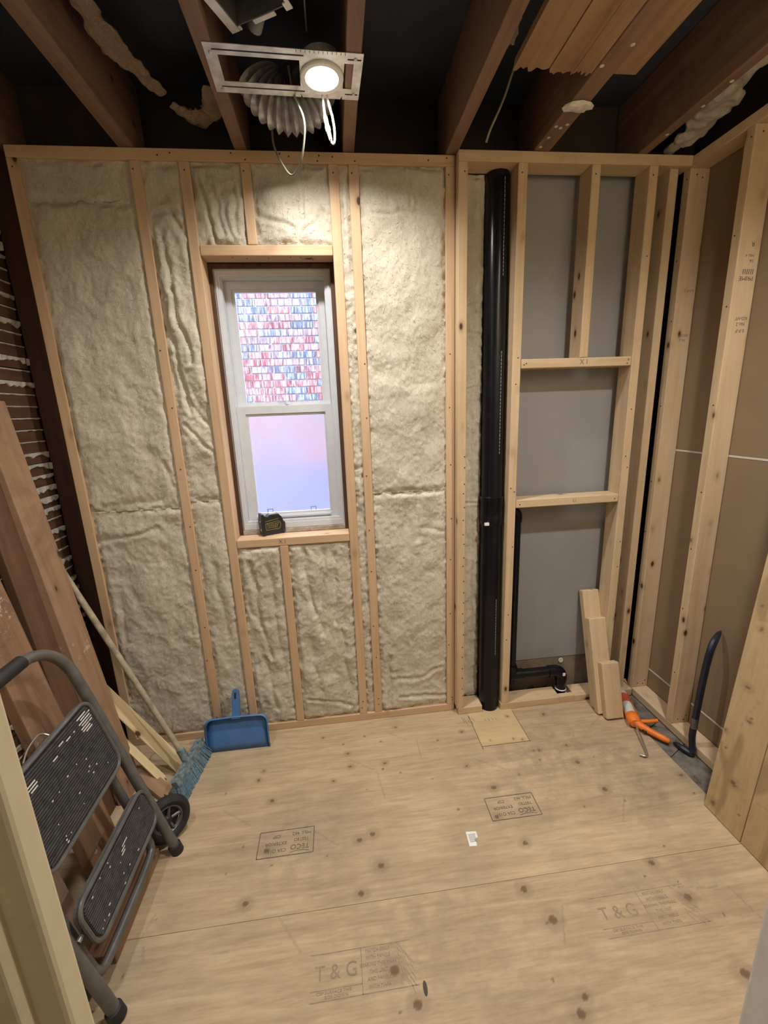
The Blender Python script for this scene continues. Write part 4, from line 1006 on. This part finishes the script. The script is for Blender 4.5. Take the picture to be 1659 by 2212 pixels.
def step(v0, v1, y0, y1, off, ribs, flecks):
    w, h = y1 - y0, v1 - v0; cv, cy = (v0 + v1) / 2, (y0 + y1) / 2
    m = Matrix((LYV, -LD, LN)).transposed()       # local x along Y, y down the ladder, z out
    m = Matrix((LYV, LD * -1, LN)).transposed().to_4x4(); m.translation = lp(cv, cy, off)
    # rim: swept tube round a rounded rectangle, plus a pan
    out = rrect(w, h, .038); pan = MB().prism(out, -.020, -.002, m).out('step_pan', M['ladder_paint'], t)
    ring = [m @ Vector((x, y_, 0)) for x, y_ in out]; ring.append(ring[0])
    MB().tube(ring, .0065, 8, cap=False).out('step_rim', M['ladder_paint'], t, True)
    b0 = MB(); b = MB(); inn = rrect(w - .018, h - .018, .030); b0.prism(inn, -.002, .0015, m)
    for k in range(ribs):
        yy = -h / 2 + .012 + (h - .024) * (k + .5) / ribs
        cut = max(0, abs(yy) - (h / 2 - .036)); half = w / 2 - .013 - (.032 - math.sqrt(max(0, .032 ** 2 - min(cut, .031) ** 2)))
        bw = (h - .024) / ribs * .30
        b.add([m @ Vector(p) for p in ((-half, yy - bw, .0015), (half, yy - bw, .0015), (half, yy + bw, .0015), (-half, yy + bw, .0015), (-half, yy - bw * .5, .0042), (half, yy - bw * .5, .0042), (half, yy + bw * .5, .0042), (-half, yy + bw * .5, .0042))],
              [(0, 1, 5, 4), (1, 2, 6, 5), (2, 3, 7, 6), (3, 0, 4, 7), (4, 5, 6, 7)])
    tread = b0.out('tread', M['black_rubber'], t); o = b.out('tread_ribs', M['rib_rubber'], tread); o['kind'] = 'stuff'
    f = MB(); bw = (h - .024) / ribs * .24
    for fx, k, L in flecks:
        yy = -h / 2 + .012 + (h - .024) * (k + .5) / ribs; x0 = fx * w / 2
        f.add([m @ Vector(p) for p in ((x0, yy - bw, .0046), (x0 + L, yy - bw, .0046), (x0 + L, yy + bw, .0046), (x0, yy + bw, .0046))], [(0, 1, 2, 3)])
    o = f.out('worn_paint', M['paint_fleck'], tread); o['kind'] = 'stuff'
rf = random.Random(8)
fl = [(.62 + rf.uniform(-.04, .04), k, .055 - .006 * abs(k - 3)) for k in range(1, 8)] + [(.78, k, .02) for k in (2, 4, 5)] + [(.25, 3, .02), (.1, 2, .02), (-.1, 4, .02), (-.62, 3, .03), (-.66, 4, .04), (-.60, 5, .025)]
fl += [(rf.uniform(-.9, .85), rf.randrange(28), rf.uniform(.002, .010)) for _ in range(16)] + [(rf.uniform(.2, .5), rf.randrange(16, 22), .006) for _ in range(5)]
step(.448, .702, .893, 1.262, .016, 28, fl)
fl = [(rf.uniform(-.9, .85), rf.randrange(14), rf.uniform(.002, .008)) for _ in range(14)] + [(.05, 3, .03), (.0, 4, .02), (-.03, 5, .02)]
step(.190, .322, .896, 1.274, .018, 14, fl)
bar = [lp(.62, .905, -.026), lp(.30, .900, -.030), lp(.16, .896, -.030), lp(.112, .900, -.028), lp(.096, .93, -.026), lp(.094, 1.07, -.024), lp(.098, 1.20, -.024), lp(.116, 1.236, -.026), lp(.17, 1.243, -.030), lp(.30, 1.245, -.030), lp(.62, 1.245, -.026)]
MB().tube(bez(bar, 5), .0135, 12).out('rear_leg_tube', M['ladder_paint'], t, True)
for yy in (.882, 1.268): MB().tube([lp(.255, yy - .008, .004), lp(.255, yy + .008, .004)], .007, 10).out('hinge_pin', M['chrome'], t, True)
MB().tube(bez([lp(.70, 1.02, -.01), lp(.712, 1.06, -.02), lp(.718, 1.10, -.02), lp(.712, 1.115, -.016), lp(.70, 1.12, -.008)], 5), .0028, 8).out('latch_wire', M['chrome'], t, True)

# ------------------------------------------------------------------ old boards and strips leaning at the left
bn = Vector((.965, -.09, .16)).normalized()
tag(plank('leaning_board', (-.940, 1.583, .0), (-1.174, 1.655, 1.615), .128, .036, (1, .0, .155), M['old_board']), 'long pinkish-brown old board with a dark knot hole, leaning right of the ladder', 'board', 'old boards at the left wall')
tag(plank('leaning_board', (-.823, 1.2115, .0), (-1.172, 1.3535, 1.402), .135, .036, (1, 0, .249), M['old_board_red'], seed=2), 'wide orange-brown old board with white paint scuffs leaning behind the ladder', 'board', 'old boards at the left wall')
tag(plank('leaning_board', (-.862, 1.2815, .0), (-1.182, 1.412, 1.285), .095, .026, (1, 0, .249), M['old_board_red'], seed=3), 'narrower old board leaning just behind the wide orange-brown one', 'board', 'old boards at the left wall')
tag(plank('leaning_board', (-.862, 1.03, .0), (-1.160, 1.180, .86), .11, .036, (1, 0, .36), M['old_board_pink']), 'dull mauve old board leaning behind the lower ladder step at the left edge', 'board', 'old boards at the left wall')
tag(plank('leaning_board', (-.835, .80, .0), (-1.17, .98, .90), .12, .030, (1, 0, .36), M['old_board_red'], seed=5), 'dark old board behind the cream door trim, leftmost of the leaning boards', 'board', 'old boards at the left wall')
tag(plank('leaning_board', (-.984, 1.47, .0), (-1.183, 1.545, 1.56), .10, .03, (1, 0, .14), M['old_board_dark'], seed=7), 'darkest old board, mostly hidden behind the knot-holed board', 'board', 'old boards at the left wall')
marks('knot_hole', [(-1.050, 1.6, .80)], .009, None, (1, 0, .155)).name = 'knot_hole'
kh = bpy.data.objects['knot_hole']; kb = [o for o in bpy.data.objects if o.name.startswith('leaning_board')][0]
kh.location = (-1.0562, 1.585, .775); kh.data.materials[0] = M['slot']; setp(kh, kb); del kh['kind']
tag(plank('leaning_board', (-.768, .975, .037), (-.766, 1.285, .037), .088, .036, (0, 0, 1), M['old_board_red']), 'old board lying flat on the floor under the leaning ladder', 'board', 'old boards at the left wall')
tag(plank('wood_strip', (-.772, 1.668, .014), (-1.098, 1.700, .490), .056, .010, (.45, -.60, .65), M['strip_wood']), 'wider pale yellow strip of new wood leaning from broom head to the wall', 'wood strip')
tag(plank('wood_strip', (-.822, 1.607, .008), (-1.015, 1.672, .215), .030, .010, (.75, -.45, .5), M['strip_wood'], jag=.02), 'short narrow pale wood strip with a split end beside the broken board', 'wood strip')
tag(plank('broken_board', (-.772, 1.528, .012), (-.935, 1.640, .050), .060, .016, (.25, -.05, .96), M['old_board'], jag=.03, seed=9), 'short splintered piece of brown board lying by the black wheel', 'board')
tag(MB().tube(bez([(-.90, 1.74, .12), (-.87, 1.76, .20), (-.84, 1.765, .21), (-.825, 1.765, .17), (-.84, 1.77, .11)], 6), .002, 6).out('wire_loop', M['old_cable'], None, True), 'thin dark wire loop by the foot of the left wall stud', 'wire')

# wheel
def wheel_at(loc, axis, label):
  t = thing('wheel', label, 'wheel', (loc[0], loc[1], 0), 'wheels behind the ladder'); wm = frame_of(axis, (0, 0, 1)); wm = wm @ Matrix.Scale(.87, 4); wm.translation = Vector(loc)
  MB().lathe([(.058, -.012), (.064, -.020), (.078, -.024), (.090, -.018), (.095, -.006), (.095, .006), (.090, .018), (.078, .024), (.064, .020), (.058, .012)], 40, wm).out('tyre', M['black_rubber'], t, True)
  MB().lathe([(.060, -.014), (.060, .015), (.055, .017), (.050, .010), (.048, .006)], 32, wm).out('rim', M['hub_steel'], t, True)
  MB().lathe([(.0001, .020), (.012, .020), (.016, .016), (.020, .008), (.022, -.01)], 20, wm).out('hub', M['black_rubber'], t, True)
  for k in range(5):
      a = 2 * math.pi * k / 5; MB().tube([wm @ Vector((.016 * math.cos(a), .016 * math.sin(a), .008)), wm @ Vector((.053 * math.cos(a), .053 * math.sin(a), .008))], .006, 8).out('spoke', M['hub_steel'], t, True)
  MB().lathe([(.0001, -.002), (.050, -.002)], 24, wm).out('hub_disc', M['slot'], t)
wheel_at((-.712, 1.352, .0835), (.66, -.72, .16), 'black rubber wheel with a spoked steel hub, behind the right ladder foot')
wheel_at((-.800, .872, .0835), (.66, -.72, .16), 'black wheel mostly hidden behind the nearer ladder foot and door trim')

# ------------------------------------------------------------------ broom
t = thing('broom', 'worn push broom, blue-grey bristles on the floor, long pole leaning to the lath wall', 'broom', (-.72, 1.65, 0))
bd = Vector((.030, .232, 0)).normalized(); c0 = Vector((-.728, 1.640, .066)); up = Vector((-.30, .05, .95)).normalized(); bn_ = bd.cross(up).normalized()
bmx = Matrix((bd, bn_, up)).transposed().to_4x4(); bmx.translation = c0
blk = [(-.122, -.013), (-.112, -.019), (.112, -.019), (.122, -.013), (.122, .013), (.112, .019), (-.112, .019), (-.122, .013)]
MB().prism(blk, -.012, .014, bmx).out('broom_head', M['broom_block'], t)
b = MB(); rb = random.Random(4)
for i in range(70):
    for j in range(10):
        x = -.118 + .236 * i / 69 + rb.uniform(-.002, .002); yy = -.016 + .032 * j / 9 + rb.uniform(-.002, .002)
        a = bmx @ Vector((x, yy, -.011)); sp = bmx.to_3x3() @ Vector((x * .24 + rb.uniform(-.004, .004), yy * .3 + .004 + rb.uniform(-.003, .003), -.064))
        e = a + sp; 
        if e.z < .001: e = a + sp * ((a.z - .001) / (a.z - e.z))
        b.tube([a, e], .0027, 3, cap=False)
o = b.out('bristles', M['bristle'], t); o['kind'] = 'stuff'
pd = Vector((-1.1900, 1.742, 1.120)); ps = Vector((-.742, 1.645, .082))
dirp = (pd - ps).normalized()
MB().tube([ps - dirp * .03, ps, ps + dirp * .05, ps + dirp * .052], .016, 14, radii=[.020, .018, .016, .014]).out('socket', M['broom_block'], t, True)
MB().tube([ps, ps + dirp * (pd - ps).length * .5, pd], .0118, 14).out('pole', M['broom_pole'], t, True)

# ------------------------------------------------------------------ dustpan
t = thing('dustpan', 'bright blue plastic dustpan standing upright on its lip against the insulation', 'dustpan', (-.543, 1.735, 0))
dn = Vector((0, -.943, .332)).normalized(); du = Vector((0, .332, .943)).normalized(); dx = Vector((1, 0, 0))
dm_ = Matrix((dx, du, dn)).transposed().to_4x4(); dm_.translation = Vector((-.5435, 1.7445, .0035))
W2 = .1395; Lp = .158
# tray: a curved sheet with side walls and a rear wall
cols = 23; rows = [(0.0, .0005), (.045, .010), (.055, .0115), (.115, .0125), (.150, .0125)]
def pan_profile(sgn=1):
    out = []
    for v, h in rows: out.append((v, h))
    return out
vs = []; fs = []
r_c = .035
outer = []     # outline of the rim from left lip corner round the rear to right lip corner
outer += [(-W2, 0.0, .004), (-W2, .03, .020), (-W2, .07, .032), (-W2, Lp - r_c, .042)]
for k in range(1, 8):
    a = math.pi - (math.pi / 2) * k / 7; outer.append((-W2 + r_c + r_c * math.cos(a), Lp - r_c + r_c * math.sin(a), .042))
outer += [(0, Lp + .003, .042)]
outer = outer + [(-x, v, h) for x, v, h in reversed(outer[:-1])]
n = len(outer)
def base(x, v, h):   # foot of the wall on the tray floor
    k = .965 if v > Lp - r_c else .985
    vv = min(v, Lp - .010); hh = np.interp(vv, [p[0] for p in rows], [p[1] for p in rows])
    return (x * k, vv, float(hh) - .0075)
b = MB()
top = [Vector((x, v, h - .0075)) for x, v, h in outer]; bot = [Vector(base(*p)) for p in outer]
lip = [Vector((x * 1.035, v + (.006 if v > Lp - r_c else 0), h - .0095)) for x, v, h in outer]
allv = [dm_ @ p for p in top + bot + lip]
b.add(allv, [(i, i + 1, n + i + 1, n + i) for i in range(n - 1)] + [(2 * n + i, 2 * n + i + 1, i + 1, i) for i in range(n - 1)])
half = n // 2
fv = []
for i in range(half + 1):
    fv.append((bot[i], bot[n - 1 - i]))
fl_v = []; seg = 10
for a, c in fv:
    for k in range(seg + 1): fl_v.append(dm_ @ (a.lerp(c, k / seg)))
b.add(fl_v, [(i * (seg + 1) + k, i * (seg + 1) + k + 1, (i + 1) * (seg + 1) + k + 1, (i + 1) * (seg + 1) + k) for i in range(half) for k in range(seg)])
o = b.out('pan', M['blue_plastic'], t, True)
sol = o.modifiers.new('thick', 'SOLIDIFY'); sol.thickness = .0026; sol.offset = 0
hb = MB(); prof = [(-.019, Lp - .004), (.019, Lp - .004), (.017, Lp + .06), (.0155, Lp + .110), (.012, Lp + .123), (.005, Lp + .128), (-.005, Lp + .128), (-.012, Lp + .123), (-.0155, Lp + .110), (-.017, Lp + .06)]
hb.prism(prof, .014, .034, dm_); hb.out('handle', M['blue_plastic'], t)
MB().prism([(-.004, Lp + .085), (.004, Lp + .085), (.005, Lp + .113), (-.005, Lp + .113)], .0335, .0346, dm_).out('hang_slot', M['slot'], t)

# ------------------------------------------------------------------ lumber offcuts
la = math.radians(17.0); ld_ = Vector((0, math.sin(la), math.cos(la)))
def offcut(x, ybot, L, tilt, label, knot=0):
    d = (ld_ + Vector((tilt, 0, 0))).normalized()
    p0 = Vector((x, ybot, .0112)) ; p1 = p0 + d * L
    return tag(plank('lumber_offcut', p0, p1, .089, .038, (0, -math.cos(la), math.sin(la)), M['spf_z'], None, .005), label, 'lumber', 'offcuts leaning in the corner')
offcut(1.265, 1.7325, .600, -.004, 'longest of three lumber offcuts, rearmost, leaning on the grey board')
offcut(1.262, 1.692, .475, -.002, 'middle-length lumber offcut between the longest and the shortest')
offcut(1.281, 1.6515, .272, .004, 'shortest lumber offcut with a rounded top, frontmost of three')

# ------------------------------------------------------------------ caulking gun
t = thing('caulking_gun', 'caulking gun with orange handle and part-used sealant tube lying on the floor edge', 'caulking gun', (1.34, 1.60, 0))
A, B = Vector((1.412, 1.795, .030)), Vector((1.334, 1.585, .030)); gd = (B - A).normalized(); gs = Vector((gd.y, -gd.x, 0)) * -1   # gs points to +x side
if gs.x < 0: gs = -gs
MB().tube([A - gd * .0, A + gd * .19], .0235, 20).out('sealant_tube', M['tube_white'], t, True)
MB().tube([A + gd * .02, A + gd * .085], .0239, 20).out('tube_print', M['tube_red'], t, True)
MB().tube([A - gd * .07, A - gd * .02, A - gd * .001, A], .01, 12, radii=[.003, .006, .008, .023]).out('nozzle', M['tube_white'], t, True)
gm = Matrix((gd, gs, Vector((0, 0, 1)))).transposed().to_4x4(); gm.translation = A
b = MB()
for s0 in (-1, 1): b.add([gm @ Vector(p) for p in ((-.005, s0 * .0255, -.006), (.225, s0 * .0255, -.006), (.225, s0 * .0255, .006), (-.005, s0 * .0255, .006), (-.005, s0 * .028, -.006), (.225, s0 * .028, -.006), (.225, s0 * .028, .006), (-.005, s0 * .028, .006))], [(0, 1, 2, 3), (4, 5, 6, 7), (0, 1, 5, 4), (2, 3, 7, 6), (1, 2, 6, 5), (0, 3, 7, 4)])
b.out('frame_rail', M['orange'], t)
MB().tube([A + gd * .165, A + gd * .168, A + gd * .205, A + gd * .222], .027, 18, radii=[.027, .0295, .0295, .020]).out('barrel_cap', M['orange'], t, True)
hp = [A + gd * .195 + gs * .0, A + gd * .225 + gs * .018, A + gd * .26 + gs * .060, A + gd * .285 + gs * .098, A + gd * .296 + gs * .120]
hp = [Vector((p.x, p.y, .032 - .004 * i)) for i, p in enumerate(hp)]
MB().tube(bez(hp, 5), .014, 12, radii=[.019] * 3 + [.0165] * 6 + [.014] * 8 + [.012] * 3 + [.008]).out('handle', M['orange'], t, True)
tp_ = [A + gd * .205 + gs * .028, A + gd * .20 + gs * .060, A + gd * .185 + gs * .105]
tp_ = [Vector((p.x, p.y, .034)) for p in tp_]
MB().tube(bez(tp_, 5), .009, 10).out('trigger', M['orange'], t, True)
MB().tube(bez([A + gd * .21, A + gd * .30 + Vector((0, 0, -.006)), A + gd * .385 + Vector((0, 0, -.018)), A + gd * .400 + Vector((0, 0, -.020)) + gs * -.012, A + gd * .395 + Vector((0, 0, -.021)) - gs * .030], 5), .0042, 10).out('plunger_rod', M['chrome'], t, True)
MB().tube([A + gd * .232 + gs * .02 + Vector((0, 0, -.004)), A + gd * .262 + gs * .035 + Vector((0, 0, -.010))], .008, 8).out('release_lever', M['black_rubber'], t, True)

# ------------------------------------------------------------------ pry bar
t = thing('pry_bar', 'blue-black steel pry bar with hooked claw leaning on the brown drywall', 'pry bar', (1.46, 1.40, 0))
pb = bez([(1.470, 1.404, .015), (1.474, 1.412, .040), (1.471, 1.418, .09), (1.470, 1.416, .17), (1.475, 1.413, .36), (1.485, 1.414, .48), (1.505, 1.423, .530), (1.535, 1.438, .556), (1.568, 1.457, .566)], 6)
MB().tube(pb, .0132, 8, radii=[.0132] * (len(pb) - 9) + [.0125, .012, .0115, .011, .010, .009, .0078, .006, .004]).out('shank', M['steel_blue'], t, True)
hk = [(1.470, 1.404, .016), (1.466, 1.408, .010), (1.459, 1.424, .009), (1.452, 1.444, .010), (1.448, 1.462, .009), (1.445, 1.480, .003)]
MB().tube(bez(hk, 5), .011, 8, radii=[.0132] * 10 + [.0135] * 6 + [.012] * 4 + [.010] * 3 + [.007, .005, .003]).out('claw', M['steel_blue'], t, True)
MB().tube([(1.4702, 1.416, .135), (1.4702, 1.416, .185)], .0142, 12, cap=False).out('price_sleeve', M['hub_steel'], t, True)

# ------------------------------------------------------------------ plywood leaning at the right
pa = math.atan2(.163, 2.19)
lean_u = Vector((0, -1, 0)); lean_v = Vector((math.sin(pa), 0, math.cos(pa)))
nrm = lean_u.cross(lean_v)     # faces the room (-x)
def lean_panel(y0, w, label, knots, seed, off=0.0):
    o = ply_sheet('plywood_panel', (1.325 + off, y0, .004), tuple(lean_u), tuple(lean_v), w, 2.18, .008, knots, M['lean_ply'], None, seed, None, .25, .0175, .6)
    return tag(o, label, 'plywood', 'plywood leaning against the right wall')
lean_panel(1.183, .1475, 'narrow knotty plywood strip leaning at the right, next to the pry bar', [(.045, .545, .011), (.080, .178, .012), (.030, .039, .012), (.078, .436, .007), (.01, .342, .007), (.04, .764, .008), (.09, .9, .01)], 101)
lean_panel(1.033, .50, 'wide plywood sheet leaning at the right edge, beyond the narrow strip', [(.1, .3, .012), (.2, .7, .013), (.3, .2, .010)], 140, .002)

# floor sticker
t = tag(MB().prism([(.384, 1.157), (.410, 1.155), (.413, 1.166), (.408, 1.178), (.424, 1.186), (.424, 1.208), (.386, 1.211)], .0004, .0010).out('sticker', M['white_tag'], None), 'small torn white printed sticker stuck on the plywood floor', 'sticker')
b = MB()
for k in range(7): b.box((.391, .418 - .001 * (k % 3)), (1.200 - .0045 * k - .0022, 1.200 - .0045 * k), (.0010, .0012))
b.out('sticker_print', M['fan_grey'], t)
